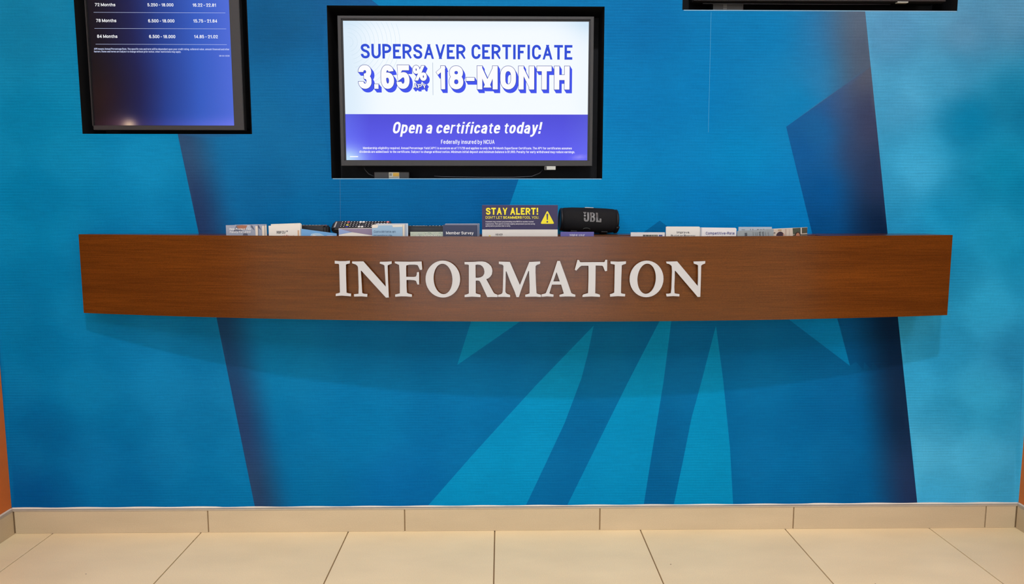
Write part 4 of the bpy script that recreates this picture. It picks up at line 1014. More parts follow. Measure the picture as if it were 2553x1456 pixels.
c = tube('cable', [(pts[0][0], 0.034, pts[0][1]), (pts[1][0], 0.034, pts[1][1]), (pts[2][0], 0.034, pts[2][1]), (pts[3][0], 0.034, pts[3][1] + 0.0008)], 0.0016, M_CABLE)
c['label'] = 'short black cable hanging under the lower left of the central television'; c['category'] = 'cable'; c['group'] = 'cables in the recess'
pts = [(-0.2024,1.0984), (-0.1819,1.0966), (-0.0606,1.0949), (0.0366,1.095), (0.0913,1.0975), (0.1155,1.1071), (0.1252,1.1179)]
c = tube('cable', [(p[0], 0.036, p[1] + 0.001) for p in pts], 0.0013, mat('charcoal_cable', rgb(44, 46, 54), 0.4))
c['label'] = 'long thin cable lying along the recess floor under the sensor of the central television'; c['category'] = 'cable'; c['group'] = 'cables in the recess'

# ------------------------------------------------------------------ leaflets in the trough
YC = -0.150
def paper(r, g, b):
    return (lin(r) * 0.78, lin(g) * 0.78, lin(b) * 0.78, 1.0)
def sheet(name, label, cat, x0, x1, zL, zR, y, thick, col, group, xb0=None, xb1=None, corner=None, m=None):
    """one leaflet standing on the floor of the trough; returns its root object"""
    t = thing(name, label, cat, ((x0 + x1) / 2, y, FLOORZ + 0.0004), group)
    xb0 = x0 if xb0 is None else xb0; xb1 = x1 if xb1 is None else xb1
    zb = FLOORZ + 0.0006
    poly = [(xb0, zb), (xb1, zb), (x1, zR if not corner else zR - corner), *([(x1 - corner * 1.4, zR)] if corner else []), (x0, zL)]
    prism('folded_paper', [poly], lambda x: y, lambda x: y + thick, m or mat('paper_%d_%d_%d' % col, paper(*col), 0.5, 0.3), t)
    return t
def printed(t, pts, y, col, name='printed_panel', d=0.0004):
    return flat(name, pts, y - d + 0.00035, mat('ink_%d_%d_%d' % col, paper(*col), 0.5, 0.3), t, 0.0003)
def ptext(t, body, b, y, col, **kw):
    return text('printed_text', body, b, y - 0.0009, mat('ink_%d_%d_%d' % col, paper(*col), 0.5, 0.3), t, **kw)
PAPER = (238, 232, 222)

# three grey insurance leaflets
gI = 'grey family insurance leaflets'
YI = -0.118
a = (-0.7772,-0.6877,0.9232,0.9562)
def help_leaf(dx, dy, lab, dz=0.0, face=True):
    t = sheet('leaflet', lab, 'leaflet', a[0] + dx, a[1] + dx, a[3] - 0.0008 + dz, a[3] + 0.0006 + dz, YI + dy, 0.0022, (158, 166, 184), gI)
    y = YI + dy
    W_ = a[1] - a[0]; Hh = a[3] - a[2]
    P = lambda u, v: (a[0] + dx + u * W_, a[2] + dz + v * Hh)
    printed(t, [P(0.22, 0.42), P(0.34, 0.97), P(0.55, 0.985), P(0.5, 0.5)], y, (92, 100, 122), 'printed_photo')
    printed(t, [P(0.33, 0.9), P(0.42, 0.62), P(0.6, 0.6), P(0.68, 0.95), P(0.5, 0.975)], y, (166, 110, 86), 'printed_photo', 0.0006)
    printed(t, [P(0.5, 0.0), P(0.55, 0.3), P(0.66, 0.28), P(0.7, 0.0)], y, (96, 98, 118), 'printed_photo')
    printed(t, [P(0.62, 0.98), P(0.68, 0.62), P(0.78, 0.7), P(0.74, 0.98)], y, (186, 192, 206), 'printed_photo')
    printed(t, [P(0.78, 0.97), P(0.80, 0.78), P(0.90, 0.52), P(0.87, 0.75), P(0.83, 0.95)], y, (96, 102, 124), 'printed_photo')
    printed(t, [P(0.925, 0.0), P(0.925, 0.9), P(1.0, 0.9), P(1.0, 0.0)], y, (236, 222, 206), 'printed_edge')
    return t
t = help_leaf(0, 0, 'grey leaflet reading Help Protect Your Family For LESS, frontmost of three')
ptext(t, 'Help Protect Your', (-0.7671,-0.7052,0.9419,0.9477), YI, (246, 246, 246), bold=0.03, shear=0.12)
ptext(t, 'Family For LESS!', (-0.7667,-0.7074,0.9336,0.9392), YI, (246, 246, 246), bold=0.03, shear=0.12)
dx = -0.6703 - a[1]
help_leaf(dx, 0.004, 'grey leaflet with a cream edge, middle one of the three fanned leaflets', 0.0004)
dx = -0.6654 - a[1]
help_leaf(dx, 0.008, 'grey leaflet showing only its edge, rearmost of the three fanned leaflets', 0.0014)

# white credit union cards
gR = 'white cards with the small credit union crest'
a = (-0.6541,-0.5653,0.9235,0.9567)
t = sheet('card', 'white card printed RBFCU with red lettering, in front of its twin', 'card', a[0], a[1], a[3] - 0.0028, a[3] + 0.0012, -0.128, 0.0016, PAPER, gR)
ptext(t, 'RBFCU', (-0.6318,-0.6076,0.9321,0.9393), -0.128, (66, 64, 74), bold=0.0, tilt=0.03)
q = (-0.6027,0.9388)
star = []
for i in range(10):
    an = math.pi / 2 + i * math.pi / 5; rr = 0.0034 if i % 2 == 0 else 0.0011
    star.append((q[0] + rr * math.cos(an), q[1] + rr * math.sin(an)))
printed(t, star, -0.128, (66, 60, 72), 'printed_star')
ptext(t, 'al Start', (-0.6176,-0.5827,0.9213,0.9285), -0.128, (196, 84, 50), bold=0.01)
q = (-0.5734,-0.5689,0.9246,0.9415)
printed(t, [(q[0], q[2]), (q[1], q[2]), (q[1], q[3]), (q[0], q[3])], -0.128, (218, 176, 140), 'printed_stripe')
b = (-0.6485,-0.5627,0.9234,0.96)
sheet('card', 'white card standing slightly higher behind the card printed RBFCU', 'card', b[0], b[1], b[3] - 0.0015, b[3] + 0.0014, -0.1245, 0.0016, (232, 226, 212), gR, corner=0.0028)

# light blue leaflet with a house
a0 = (-0.5623,0.9457); a1 = (-0.4632,0.9325); a2 = (-0.567,0.9235)
t = sheet('leaflet', 'light blue leaflet with a white house and wave, tilted down to the right', 'leaflet', a0[0], a1[0], a0[1], a1[1], -0.132, 0.002, (116, 174, 226), 'blue leaflets')
q = [(-0.5353,0.9237), (-0.5273,0.9299), (-0.5184,0.9259), (-0.5118,0.9237)]
printed(t, q, -0.132, (232, 230, 226), 'printed_house', 0.0006)
printed(t, [(-0.5387,0.9237), (-0.534,0.9316), (-0.5227,0.9338), (-0.5104,0.9327), (-0.5004,0.9282), (-0.4949,0.9237)], -0.132, (178, 212, 236), 'printed_wave')
printed(t, [(-0.4949,0.9237), (-0.4892,0.9276), (-0.4757,0.9276), (-0.4646,0.9237)], -0.132, (188, 200, 232), 'printed_wave')

# white leaflet with blue and purple wedges
a = (-0.4565,-0.3628,0.9237,0.947)
yl = -0.135
t = sheet('leaflet', 'white leaflet with pale blue and mauve wedges in front of the remote control', 'leaflet', a[0], a[1], a[3], a[3] + 0.0006, yl, 0.003, (240, 234, 224), 'blue leaflets')
z1 = a[3] - 0.0008
P = lambda u, v: (a[0] + u * (a[1] - a[0]), a[2] + v * (z1 - a[2]))
printed(t, [P(0.01, 0.99), P(0.4, 0.56), P(1.0, 0.17), P(1.0, 1.0)], yl, (150, 134, 160), 'printed_wedge')
printed(t, [P(0.01, 0.96), P(0.42, 0.57), P(0.20, 0.42), P(0.0, 0.24)], yl, (150, 174, 222), 'printed_wedge')

# Spanish membership leaflets: a front sheet and four more fanned behind it
gS = 'light blue Spanish membership leaflets'
ys = -0.147
a = (-0.3611,-0.2762,0.9242,0.9557)
PALEB = (158, 192, 220)
t = sheet('leaflet', 'light blue leaflet reading Conviértete en miembro de, frontmost of its stack', 'leaflet', a[0], a[1], a[3], a[3] + 0.001, ys, 0.0015, PALEB, gS)
ptext(t, 'Conviértete en', (-0.3561,-0.2952,0.9354,0.9417), ys, (92, 122, 152), bold=-0.004)
ptext(t, 'miembro de', (-0.3564,-0.3053,0.924,0.9307), ys, (92, 122, 152), bold=-0.004)
P = lambda u, v: (a[0] + u * (a[1] - a[0]), a[2] + v * (a[3] - a[2]))
printed(t, [P(0, 0.76), P(0, 1.0), P(0.20, 1.0), P(0.20, 0.88), P(0.17, 0.78)], ys, (236, 228, 214), 'printed_corner')
printed(t, [P(0.69, 0.84), P(0.66, 1.01), P(1.0, 1.02), P(1.0, 0.87)], ys, (236, 228, 214), 'printed_corner')
for i, (u0, u1, vt, c, lab) in enumerate((
        (-0.3599, -0.2715, 0.9574, (236, 224, 204), 'cream edged sheet directly behind the Conviértete leaflet'),
        (-0.3558, -0.269, 0.9582, (212, 208, 208), 'grey white sheet third from the front of the Conviértete stack'),
        (-0.3518, -0.2666, 0.9591, (172, 188, 208), 'bluish sheet fourth from the front of the Conviértete stack'),
        (-0.3511, -0.262, 0.9604, (206, 218, 230), 'pale sheet at the very back of the Conviértete stack'))):
    sheet('leaflet', lab, 'leaflet', u0, u1, vt, vt + 0.0004, ys + 0.0025 * (i + 1), 0.0012, c, gS)

# pale green leaflet
a = (-0.2542,-0.1631,0.9243,0.9377)
t = sheet('leaflet', 'pale green patterned leaflet with white outlined words left of the Member Survey card', 'leaflet', a[0], a[1], a[3], a[3], -0.150, 0.003, (198, 208, 190), 'short leaflets')
rnd = random.Random(3)
for i in range(60):
    u, v = rnd.random(), rnd.random() ** 0.7
    x, z = a[0] + 0.002 + u * (a[1] - a[0] - 0.004), a[2] + v * (a[3] - a[2] - 0.002)
    s = 0.0006 + 0.001 * rnd.random()
    c = rnd.choice([(150, 170, 160), (220, 214, 186), (168, 176, 196), (140, 158, 140)])
    printed(t, [(x - s, z - s * 0.6), (x + s, z - s * 0.3), (x + s * 0.6, z + s * 0.7), (x - s * 0.7, z + s * 0.4)], -0.150, c, 'printed_speck')
ptext(t, 'We Speak', (-0.2386,-0.1738,0.922,0.9296), -0.1504, (120, 130, 118), bold=0.05)
text('printed_text', 'We Speak', (-0.2381,-0.1743,0.922,0.9292), -0.1516, mat('ink_white', rgb(246, 244, 236), 0.5), t, bold=0.01)

# member survey cards
gM = 'navy Member Survey cards'
a = (-0.1628,-0.0666,0.9244,0.9569)
t = sheet('card', 'navy card printed Member Survey in white, frontmost of its stack', 'card', a[0], a[1], a[3], a[3] - 0.0002, -0.155, 0.0012, (58, 64, 92), gM)
ptext(t, 'Member Survey', (-0.1543,-0.0778,0.9306,0.9387), -0.155, (244, 244, 244), bold=0.02)
for i, (d, c, lab) in enumerate(((2.0, (150, 156, 176), 'pale edged card just behind the front Member Survey card'), (3.6, (84, 92, 122), 'navy grey card third in the Member Survey stack'), (4.6, (206, 208, 214), 'pale card at the back of the Member Survey stack'))):
    sheet('card', lab, 'card', a[0] + 0.0045 + d * 0.0004, a[1] + d / 900.0, a[3] + d * 0.0007, a[3] + d * 0.0008, -0.155 + 0.003 * (i + 1), 0.0012, c, gM)

# scam warning box card
ya = -0.165
a = (-0.0534,0.1562,0.9248,1.0116)
t = sheet('display_card', 'tall navy display card reading STAY ALERT with a yellow warning triangle', 'card', a[0], a[1], a[3], a[3], ya, 0.012, (226, 222, 216), None)
zn = 0.9447
printed(t, [(a[0], zn), (a[1], zn), (a[1], a[3]), (a[0], a[3])], ya, (50, 44, 88), 'printed_panel')
lid = prism('card_top', [[(a[0], a[3] - 0.0002), (a[1], a[3] - 0.0002), (a[1], a[3] + 0.0004), (a[0], a[3] + 0.0004)]], lambda x: ya, lambda x: ya + 0.012, mat('card_top_ink', rgb(86, 78, 118), 0.5), t)
YEL = (238, 226, 40)
ptext(t, 'STAY ALERT!', (-0.0427,0.1021,0.9853,1.0044), ya, YEL, bold=0.045)
ptext(t, "DON'T LET", (-0.0436,0.0022,0.9743,0.9813), ya, YEL, bold=0.0)
ptext(t, 'SCAMMERS', (0.0049,0.0564,0.9743,0.9813), ya, YEL, bold=0.04)
ptext(t, 'FOOL YOU.', (0.0591,0.1044,0.9743,0.9813), ya, YEL, bold=0.0)
ptext(t, 'Scammers may contact you pretending to be RBFCU or another trusted', (-0.0439,0.0889,0.9645,0.968), ya, (226, 224, 232), bold=0.01)
ptext(t, 'organization. Their goal is to create urgency and pressure you into acting', (-0.044,0.0928,0.9585,0.962), ya, (226, 224, 232), bold=0.01)
ptext(t, 'quickly before you have time to verify.', (-0.044,0.0255,0.9527,0.9563), ya, (226, 224, 232), bold=0.01)
ptext(t, 'NEVER', (-0.0163,0.0034,0.9285,0.9332), ya, (90, 86, 90), bold=0.01)
tr = [(0.1271,0.9973), (0.147,0.9602), (0.108,0.9602)]
def rounded(poly, r, n=5):
    out = []
    k = len(poly)
    for i in range(k):
        p = Vector(poly[i]); a_ = Vector(poly[i - 1]); b_ = Vector(poly[(i + 1) % k])
        d1 = (a_ - p).normalized(); d2 = (b_ - p).normalized()
        s, e = p + d1 * r, p + d2 * r
        for j in range(n + 1):
            u = j / n
            out.append(tuple((1 - u) ** 2 * s + 2 * u * (1 - u) * p + u * u * e))
    return out
printed(t, rounded(tr, 0.005), ya, YEL, 'warning_triangle', 0.0006)
ex = [(0.1246,0.9879), (0.1297,0.9879), (0.1287,0.9713), (0.1258,0.9713)]
flat('exclamation_mark', rounded(ex, 0.0009), ya - 0.0009, mat('ink_navy', paper(58, 50, 96), 0.5), t)
q = (0.1272,0.9658)
flat('exclamation_mark', ell(q[0], q[1], 0.0024, 0.0024, 14), ya - 0.0009, MATS['ink_navy'], t)
q = (-0.0324,0.9263)
printed(t, ell(q[0], q[1], 0.0026, 0.0026, 14), ya, (228, 200, 60), 'printed_dot')

# purple leaflet
a = (0.1651,0.2584,0.9243,0.9377)
t = sheet('leaflet', 'purple leaflet reading Make your in front of the black speaker', 'leaflet', a[0], a[1], a[3], a[3], -0.155, 0.0025, (104, 98, 168), 'short leaflets')
ptext(t, 'Make your', (0.1911,0.2329,0.9259,0.9321), -0.155, (236, 234, 246), bold=0.0)

# white leaflet with small pictures
a = (0.3624,0.4583,0.924,0.9361)
t = sheet('leaflet', 'short white leaflet with a strip of tiny dark pictures, right of the speaker', 'leaflet', a[0], a[1], a[3], a[3], -0.150, 0.0025, (230, 228, 228), 'short leaflets')
rnd = random.Random(8)
q = (0.3963,0.4372,0.924,0.9294)
x = q[0]
while x < q[1]:
    w = 0.0008 + 0.0022 * rnd.random()
    c = rnd.choice([(60, 58, 52), (110, 112, 98), (86, 92, 70), (150, 146, 130), (70, 72, 80)])
    printed(t, [(x, q[2]), (x + w, q[2]), (x + w, q[3] - 0.0006 * rnd.random()), (x, q[3])], -0.150, c, 'printed_picture'); x += w + 0.0002
q = (0.4414,0.4516,0.924,0.9291)
printed(t, [(q[0], q[2]), (q[1], q[2]), (q[1], q[3]), (q[0], q[3])], -0.150, (74, 84, 140), 'printed_picture')

# improve / build / borrow
a = (0.4621,0.5571,0.9238,0.9514)
t = sheet('leaflet', 'cream leaflet reading Improve, Build or Borrow', 'leaflet', a[0], a[1], a[3] + 0.0002, a[3], -0.145, 0.002, (238, 234, 226), 'white loan leaflets')
ptext(t, 'Improve,', (0.4923,0.5304,0.9333,0.9392), -0.145, (92, 92, 98), bold=0.008)
ptext(t, 'Build or Borrow', (0.4764,0.5453,0.9234,0.9294), -0.145, (92, 92, 98), bold=0.008)
b = (0.465,0.56,0.9237,0.952)
sheet('leaflet', 'cream sheet with a cut corner just behind the Improve leaflet', 'leaflet', b[0], b[1], b[3] + 0.0002, b[3], -0.142, 0.0015, (226, 222, 212), 'white loan leaflets', corner=0.003)

# competitive rate
a = (0.5613,0.663,0.9236,0.949)
t = sheet('leaflet', 'white leaflet reading Competitive-Rate with a grey left margin', 'leaflet', a[0], a[1], a[3] + 0.0004, a[3] - 0.0006, -0.140, 0.002, (240, 238, 238), 'white loan leaflets', corner=0.0025)
ptext(t, 'Competitive-Rate', (0.5761,0.6574,0.9298,0.9373), -0.140, (92, 88, 152), bold=0.008)
ptext(t, 'Mortgage Loans', (0.5805,0.6464,0.9191,0.9265), -0.140, (92, 88, 152), bold=0.008)
printed(t, [(a[0], a[2]), (a[0] + 0.004, a[2]), (a[0] + 0.004, a[3] - 0.0002), (a[0], a[3] - 0.0002)], -0.140, (196, 198, 206), 'printed_margin')

# grey leaflets with sideways print
gG = 'grey leaflets with sideways print'
a = (0.6726,0.7676,0.9231,0.9506)
t = sheet('leaflet', 'pale grey leaflet with faint small print, behind the sideways printed one', 'leaflet', a[0], a[1], a[3], a[3], -0.128, 0.0015, (176, 192, 206), gG)
for q in ((0.6813,0.6905,0.942,0.9433), (0.7053,0.7076,0.9422,0.9445), (0.7122,0.7145,0.9422,0.9445), (0.7253,0.7305,0.9424,0.9442), (0.7334,0.7397,0.9424,0.9438), (0.7419,0.7465,0.9429,0.9445), (0.7522,0.7557,0.9424,0.944)):
    printed(t, [(q[0], q[2]), (q[1], q[2]), (q[1], q[3]), (q[0], q[3])], -0.128, (104, 112, 124), 'printed_text')
a0 = (0.6668,0.9392); a1 = (0.7703,0.9449)
t = sheet('leaflet', 'grey leaflet with dark words printed sideways, left of the family photo leaflet', 'leaflet', a0[0], a1[0], a0[1], a1[1], -0.135, 0.0015, (158, 168, 172), gG)
def side_text(body, q, col, h):
    # q = (x, z) of the lower right corner of the word turned a quarter
    me_b = (0, 0.0074 * len(body) * 0.5, 0, h)
    o = text('printed_text', body, (q[0], q[0] + 0.0045 * len(body), q[1], q[1] + h), -0.1362, mat('ink_%d_%d_%d' % col, paper(*col), 0.5, 0.3), t, bold=0.03, rot=math.radians(-82))
side_text('RBFCU', (0.6875,0.9336), (84, 88, 96), 0.0070)
side_text('Easy', (0.7284,0.9369), (84, 88, 96), 0.0052)
side_text('Simple', (0.737,0.9375), (98, 102, 110), 0.0052)
side_text('More for', (0.7102,0.9358), (124, 130, 134), 0.0030)
side_text('you', (0.7171,0.9358), (124, 130, 134), 0.0030)
side_text('member', (0.7217,0.9358), (124, 130, 134), 0.0026)
side_text('rates', (0.7455,0.9375), (134, 140, 144), 0.0030)
side_text('loan', (0.7535,0.9375), (134, 140, 144), 0.0030)

# leaflet with a photograph of two people
a0 = (0.7683,0.9453); a1 = (0.8702,0.9496); yp = -0.125
t = sheet('leaflet', 'leaflet with a beige indoor photograph of two heads, rightmost on the shelf', 'leaflet', a0[0], a1[0], a0[1], a1[1], yp, 0.002, (214, 200, 184), 'photo leaflets')
def pp(pts, c, nm='printed_photo', d=0.0004): printed(t, pts, yp, c, nm, d)
pp([(0.7707,0.944), (0.8279,0.9468), (0.8278,0.9477), (0.7706,0.9451)], (236, 236, 236))
pp([(0.8071,0.9229), (0.8062,0.9448), (0.8107,0.945), (0.8117,0.9229)], (192, 172, 158))
pp([(0.8186,0.9229), (0.8176,0.9454), (0.8199,0.9455), (0.8209,0.9229)], (198, 182, 168))
pp([(0.8298,0.9298), (0.8279,0.9468), (0.8508,0.9482), (0.8515,0.9309)], (72, 80, 66))
pp([(0.8549,0.932), (0.8542,0.9482), (0.8697,0.9489), (0.8704,0.9332)], (76, 76, 62))
pp([(0.8515,0.9309), (0.8508,0.9483), (0.8536,0.9484), (0.8544,0.9309)], (214, 210, 200))
pp([(0.8301,0.9229), (0.8298,0.9286), (0.8705,0.9309), (0.8709,0.9229)], (104, 92, 80))
q = (0.7931,0.9275)
pp(ell(q[0], q[1] - 0.004, 0.0118, 0.0138, 20), (66, 46, 58), 'printed_photo', 0.0007)
pp([(0.8014,0.9229), (0.801,0.9309), (0.8045,0.9309), (0.806,0.9229)], (186, 138, 118), 'printed_photo', 0.0009)
q = (0.7914,0.9406)
pp([(q[0] - 0.005, q[1] - 0.002), (q[0] + 0.005, q[1] - 0.002), (q[0] + 0.005, q[1] + 0.003), (q[0] - 0.005, q[1] + 0.003)], (182, 158, 128), 'printed_photo', 0.0005)
q = (0.8431,0.9275)
pp(ell(q[0], q[1] - 0.003, 0.0090, 0.0128, 18), (62, 48, 42), 'printed_photo', 0.0007)
pp(ell(q[0] + 0.0005, q[1] - 0.005, 0.0062, 0.0112, 18), (190, 128, 98), 'printed_photo', 0.0009)
q = (0.7768,0.9338)
pp(ell(q[0], q[1], 0.0028, 0.0012, 12), (96, 96, 100), 'printed_text', 0.0007)

# ------------------------------------------------------------------ remote controls on the back ledge
M_REM = mat('black_remote_plastic', rgb(30, 30, 32), 0.42, 0.4)
M_RTOP = mat('grey_remote_face', rgb(92, 88, 84), 0.45, 0.4)
BTN = {'k': mat('black_button', rgb(30, 28, 28), 0.5), 'w': mat('white_button', rgb(238, 234, 226), 0.5), 'r': mat('red_button', rgb(196, 84, 76), 0.5),
       'y': mat('yellow_button', rgb(206, 196, 84), 0.5), 'b': mat('blue_button', rgb(62, 62, 160), 0.5), 'p': mat('pink_button', rgb(232, 128, 128), 0.5), 'g': mat('green_button', rgb(60, 90, 56), 0.5)}
def remote(label, L_, Wd, Hh, rows, face=None, legend=True, strip=False):
    t = thing('remote_control', label, 'remote control', (0, 0, 0), 'remote controls on the shelf')
    bm = bmesh.new(); box_bm(bm, -L_ / 2, L_ / 2, -Wd / 2, Wd / 2, 0, Hh)
    bmesh.ops.bevel(bm, geom=[e for e in bm.edges if abs(e.verts[0].co.z - e.verts[1].co.z) > 0.001], offset=0.008, segments=4, affect='EDGES')
    bmesh.ops.bevel(bm, geom=[e for e in bm.edges if e.calc_face_angle(0) > 0.6], offset=0.0035, segments=3, affect='EDGES')
    link('casing', bm_mesh(bm, 'casing', False), M_REM, t)
    if face:
        bm = bmesh.new(); box_bm(bm, -L_ / 2 + 0.006, L_ / 2 - 0.006, -Wd / 2 + 0.0035, Wd / 2 - 0.0035, Hh - 0.0002, Hh + 0.0004)
        link('face_plate', bm_mesh(bm, 'face_plate'), face, t)
    if strip:
        bm = bmesh.new(); box_bm(bm, -L_ / 2 + 0.009, -L_ / 2 + 0.013, -Wd / 2 + 0.007, Wd / 2 - 0.008, Hh + 0.0004, Hh + 0.0009)
        link('label_strip', bm_mesh(bm, 'label_strip'), mat('pale_strip', rgb(170, 166, 158), 0.5), t)
    nr = len(rows); pitch_y = (Wd - 0.010) / nr
    for j, row in enumerate(rows):
        n = len(row); px_ = (L_ - 0.034) / n
        for i, ch in enumerate(row):
            if ch == ' ': continue
            cx = -L_ / 2 + 0.024 + (i + 0.5) * px_; cy = Wd / 2 - 0.005 - (j + 0.5) * pitch_y
            bm = bmesh.new()
            w, h = px_ * 0.41, pitch_y * 0.38
            box_bm(bm, cx - w, cx + w, cy - h, cy + h, Hh + 0.0002, Hh + 0.0018)
            bmesh.ops.bevel(bm, geom=[e for e in bm.edges if abs(e.verts[0].co.z - e.verts[1].co.z) > 0.0005], offset=min(w, h) * 0.5, segments=2, affect='EDGES')
            bo = link('button', bm_mesh(bm, 'button'), BTN[ch], t)
            if legend and ch == 'k':
                bm = bmesh.new(); box_bm(bm, cx - w * 0.35, cx + w * 0.35, cy - h * 0.4, cy + h * 0.4, Hh + 0.00181, Hh + 0.0020)
                link('legend', bm_mesh(bm, 'legend'), BTN['w'], bo)
    return t
LEDGE = ZTOP - 0.0004
r1 = remote('black remote control with a red button lying behind the RBFCU and light blue leaflets', 0.150, 0.046, 0.0255,
            ['kkkkkk kkkkrr', 'kwkkkkkkkkkk', 'kkkkkkkkkkk '], M_RTOP)
r1.location = (-0.4963 - 0.076, -0.070, LEDGE)
r1.rotation_euler = (0, 0, math.radians(-2))
r2_ = remote('large black remote control leaning on the wall with its buttons facing out', 0.176, 0.050, 0.018,
            ['kkrkkkwwkkkkkkkp', 'kkkkkkk kkkkkkkk', 'kkykkkk kkkkkkkk', 'kkbkkkwwkkkkkkkk'], mat('dark_remote_face', rgb(60, 57, 56), 0.45), strip=True)
r2_.location = (-0.4083, -0.0345, LEDGE + 0.0185)
r2_.rotation_euler = (math.radians(26), 0, 0)
r2_.location.z = LEDGE + 0.0254 * math.sin(math.radians(26)) + 0.0006
r3 = remote('glossy black remote control lying between the Conviértete stack and the Member Survey cards', 0.165, 0.044, 0.0235,
            ['k wwww kkkkkkk', 'kkkkkkkkkkkkkk', 'kkkkkkkkkkkkkk'], M_REM)
r3.location = (-0.219, -0.066, LEDGE)
r3.rotation_euler = (0, 0, math.radians(1.5))

# ------------------------------------------------------------------ bluetooth speaker
M_MESHF = mat('black_speaker_fabric', rgb(22, 22, 24), 0.85, 0.2, noise=0.35, nscale=900, bump=0.6, bscale=1200)
M_RUB = mat('black_rubber', rgb(17, 17, 20), 0.5, 0.35)
M_LOGO = mat('silver_logo', rgb(108, 108, 110), 0.35, 0.5, metal=0.3)
sp = thing('bluetooth_speaker', 'black cylindrical fabric speaker with silver JBL lettering behind the purple leaflet', 'speaker', (0.2544, -0.052, ZTOP), None)
def lathe_x(name, prof, m, parent, n=40, smooth_=True):
    bm = bmesh.new(); rings = []
    for x, r in prof:
        rings.append([bm.verts.new((x, r * math.cos(2 * math.pi * k / n), r * math.sin(2 * math.pi * k / n))) for k in range(n)])
    for i in range(len(rings) - 1):
        for k in range(n):
            bm.faces.new([rings[i][k], rings[i][(k + 1) % n], rings[i + 1][(k + 1) % n], rings[i + 1][k]])
    bm.faces.new(rings[0]); bm.faces.new(rings[-1])
    return link(name, bm_mesh(bm, name, smooth_), m, parent)
R0 = 0.0352; TL = math.radians(1.7); ZC = 0.0406
body = lathe_x('body', [(-0.079, 0.0325), (-0.072, 0.0342), (-0.05, R0 + 0.0004), (0.0, R0 + 0.0012), (0.05, R0 + 0.0004), (0.072, 0.0342), (0.079, 0.0325)], M_MESHF, sp)
caps = []
for s in (-1, 1):
    prof = [(s * 0.0785, 0.0327), (s * 0.081, 0.0335), (s * 0.084, 0.0325), (s * 0.0855, 0.029), (s * 0.0845, 0.0265), (s * 0.083, 0.026), (s * 0.083, 0.002)]
    caps.append(lathe_x('end_cap', prof, M_RUB, sp))
# rubber bumper at the lower right and the foot under the body
def foot(cx):
    bm = bmesh.new(); prev = None
    for i in range(9):
        a_ = math.radians(-122 + 64 * i / 8)
        cur = []
        for (dx_, rr) in ((-0.009, R0 - 0.001), (-0.009, R0 + 0.0035), (0.009, R0 + 0.0035), (0.009, R0 - 0.001)):
            cur.append(bm.verts.new((cx + dx_, rr * math.cos(a_), rr * math.sin(a_))))
        if prev:
            for k in range(4): bm.faces.new([prev[k], cur[k], cur[(k + 1) % 4], prev[(k + 1) % 4]])
        else: bm.faces.new(cur)
        prev = cur
    bm.faces.new(list(reversed(prev)))
    return link('rubber_foot', bm_mesh(bm, 'rubber_foot'), M_RUB, sp)
ft = [foot(-0.045), foot(0.045)]
bm = bmesh.new(); prev = None
for i in range(13):
    a_ = math.radians(-150 + 100 * i / 12)
    ring_ = [bm.verts.new((0.0815 + dx_, rr * math.cos(a_), rr * math.sin(a_))) for dx_, rr in ((-0.004, 0.031), (-0.003, 0.0362), (0.0035, 0.0352), (0.0065, 0.031), (0.004, 0.028))]
    if prev:
        for k in range(5): bm.faces.new([prev[k], ring_[k], ring_[(k + 1) % 5], prev[(k + 1) % 5]])
    else: bm.faces.new(ring_)
    prev = ring_
bm.faces.new(list(reversed(prev)))
bump_ = link('bumper', bm_mesh(bm, 'bumper', True), M_RUB, sp)
# button strip on top, seen edge-on
bm = bmesh.new(); box_bm(bm, -0.0125, 0.0125, -0.010, 0.004, R0 + 0.0004, R0 + 0.0021)
bmesh.ops.bevel(bm, geom=bm.edges[:], offset=0.0007, segments=1, affect='EDGES')
pb = link('play_button', bm_mesh(bm, 'play_button'), mat('white_symbol', rgb(214, 210, 210), 0.5), sp)
# lettering wrapped on the barrel; the exclamation mark in front of the J is a wedge over a dot
def wrap(me, yoff=0.0009):
    for v in me.vertices:
        ang = v.co.z / R0
        rr = R0 + 0.0012 + yoff
        x, h = v.co.x, v.co.z
        v.co = (x, -rr * math.cos(ang), rr * math.sin(ang))
def logo_poly(loops):
    bm = bmesh.new()
    tris = tessellate_polygon([[Vector((p[0], p[1], 0)) for p in lp] for lp in loops])
    fl_ = [p for lp in loops for p in lp]
    vs_ = [bm.verts.new((p[0], 0, p[1])) for p in fl_]
    for t_ in tris: bm.faces.new([vs_[i] for i in t_])
    bmesh.ops.subdivide_edges(bm, edges=bm.edges[:], cuts=3)
    me = bm_mesh(bm, 'logo_letter'); wrap(me)
    return me
k = 0.0000968           # metres per pixel of the enlarged view the letters were measured in
def lg(pts): return [((x - 1085) * k * 0.98, (620 - y) * k * 1.02 - 0.0045) for x, y in pts]
LOGO = [
 [lg([(855, 332), (960, 332), (915, 405), (890, 400)])],
 [lg([(905 + 32 * math.cos(i * math.pi / 6), 445 + 30 * math.sin(i * math.pi / 6)) for i in range(12)])],
 [lg([(978, 338), (1035, 338), (1035, 545), (1022, 585), (985, 610), (925, 612), (888, 590), (874, 555), (874, 505), (925, 505), (928, 550), (945, 570), (968, 560), (978, 535)])],
 [lg([(1066, 340), (1160, 340), (1200, 360), (1215, 400), (1205, 450), (1190, 470), (1212, 495), (1222, 540), (1212, 585), (1180, 612), (1066, 612)]), lg([(1118, 372), (1150, 374), (1162, 400), (1155, 445), (1140, 458), (1118, 458)]), lg([(1118, 488), (1150, 490), (1166, 520), (1162, 565), (1145, 582), (1118, 582)])],
 [lg([(1250, 342), (1308, 345), (1312, 565), (1355, 580), (1358, 515), (1412, 515), (1412, 620), (1255, 615)])],
]
lo = []
for L_ in LOGO:
    lo.append(link('logo_letter', logo_poly(L_), M_LOGO, sp))
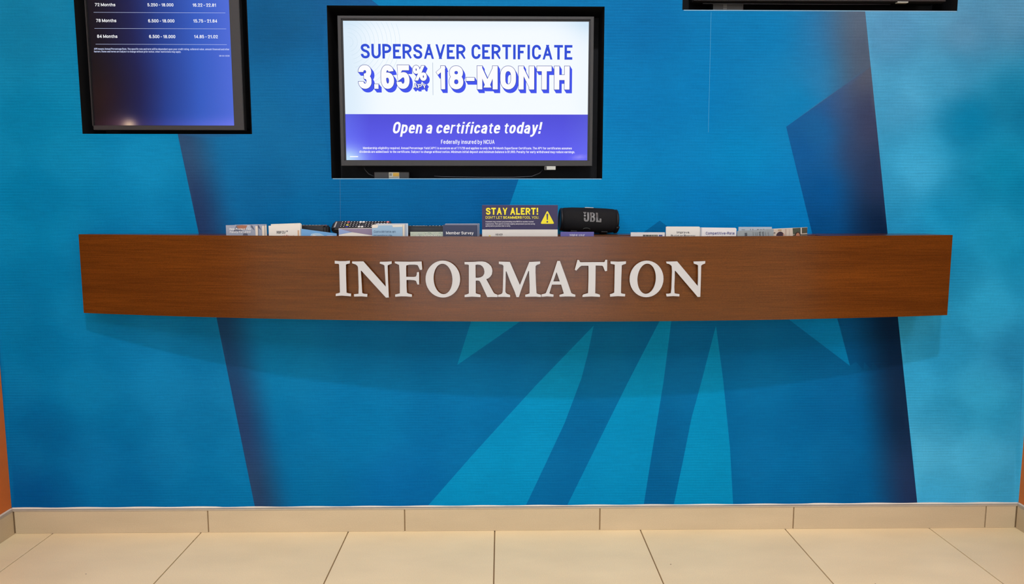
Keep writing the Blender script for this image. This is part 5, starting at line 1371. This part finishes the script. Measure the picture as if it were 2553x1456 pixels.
# faint ring of the strap eyelet low on the front
ring_pts = []
for i in range(13):
    a_ = math.pi * i / 12
    x = -0.009 + 0.010 * math.cos(a_); h = -0.0275 + 0.0045 * math.sin(a_)
    ang = h / R0; rr = R0 + 0.0016
    ring_pts.append((x, -rr * math.cos(ang), rr * math.sin(ang)))
bm = None
loc0 = sp.location.copy()
sp.location = (0, 0, 0)
eye = tube('strap_eyelet', ring_pts, 0.0006, mat('grey_green_rubber', rgb(84, 92, 88), 0.5), sp)
sp.location = loc0
rotm = Matrix.Translation((0, 0, ZC)) @ Matrix.Rotation(math.radians(4), 4, 'Z') @ Matrix.Rotation(TL, 4, 'Y')
for o in [body, pb, bump_, eye] + caps + ft + lo:
    o.data.transform(rotm)

# ------------------------------------------------------------------ ceiling fixtures (out of the picture)
M_FIX = mat('white_fixture_frame', rgb(236, 236, 234), 0.5)
M_DIF = mat('lit_diffuser', rgb(250, 248, 240), 0.6, emit=(1, 0.97, 0.92, 1), es=2.2)
first = None
PLACE = ['over the left of the lobby, nearer the mural', 'over the right of the lobby, nearer the mural', 'over the far left of the lobby', 'over the far middle of the lobby', 'over the far right of the lobby']
for (tx, ty), w in zip(TROFFERS, PLACE):
    lab = 'square-cornered white ceiling light panel ' + w
    if first is None:
        first = thing('ceiling_light', lab, 'light', (0, 0, CEIL), 'ceiling light panels')
        ring_o = bmesh.new()
        for (x0, x1, y0, y1) in ((-0.31, 0.31, -0.61, -0.592), (-0.31, 0.31, 0.592, 0.61), (-0.31, -0.292, -0.592, 0.592), (0.292, 0.31, -0.592, 0.592)):
            box_bm(ring_o, x0, x1, y0, y1, -0.02, -0.0005)
        link('frame', bm_mesh(ring_o, 'frame'), M_FIX, first)
        bm = bmesh.new(); box_bm(bm, -0.2915, 0.2915, -0.5915, 0.5915, -0.014, -0.004)
        link('diffuser', bm_mesh(bm, 'diffuser'), M_DIF, first)
        t = first
    else:
        t = copy_tree(first); t['label'] = lab
    t.location = (tx, ty, CEIL)
t = thing('downlight', 'round white recessed downlight above the middle of the shelf', 'light', (0.05, -2.62, CEIL))
bm = bmesh.new()
bmesh.ops.create_cone(bm, cap_ends=True, segments=32, radius1=0.125, radius2=0.14, depth=0.012, matrix=Matrix.Translation((0, 0, -0.0065)))
link('trim_ring', bm_mesh(bm, 'trim_ring', False), M_FIX, t)
bm = bmesh.new()
bmesh.ops.create_cone(bm, cap_ends=True, segments=32, radius1=0.11, radius2=0.11, depth=0.003, matrix=Matrix.Translation((0, 0, -0.0142)))
link('lens', bm_mesh(bm, 'lens', False), M_DIF, t)
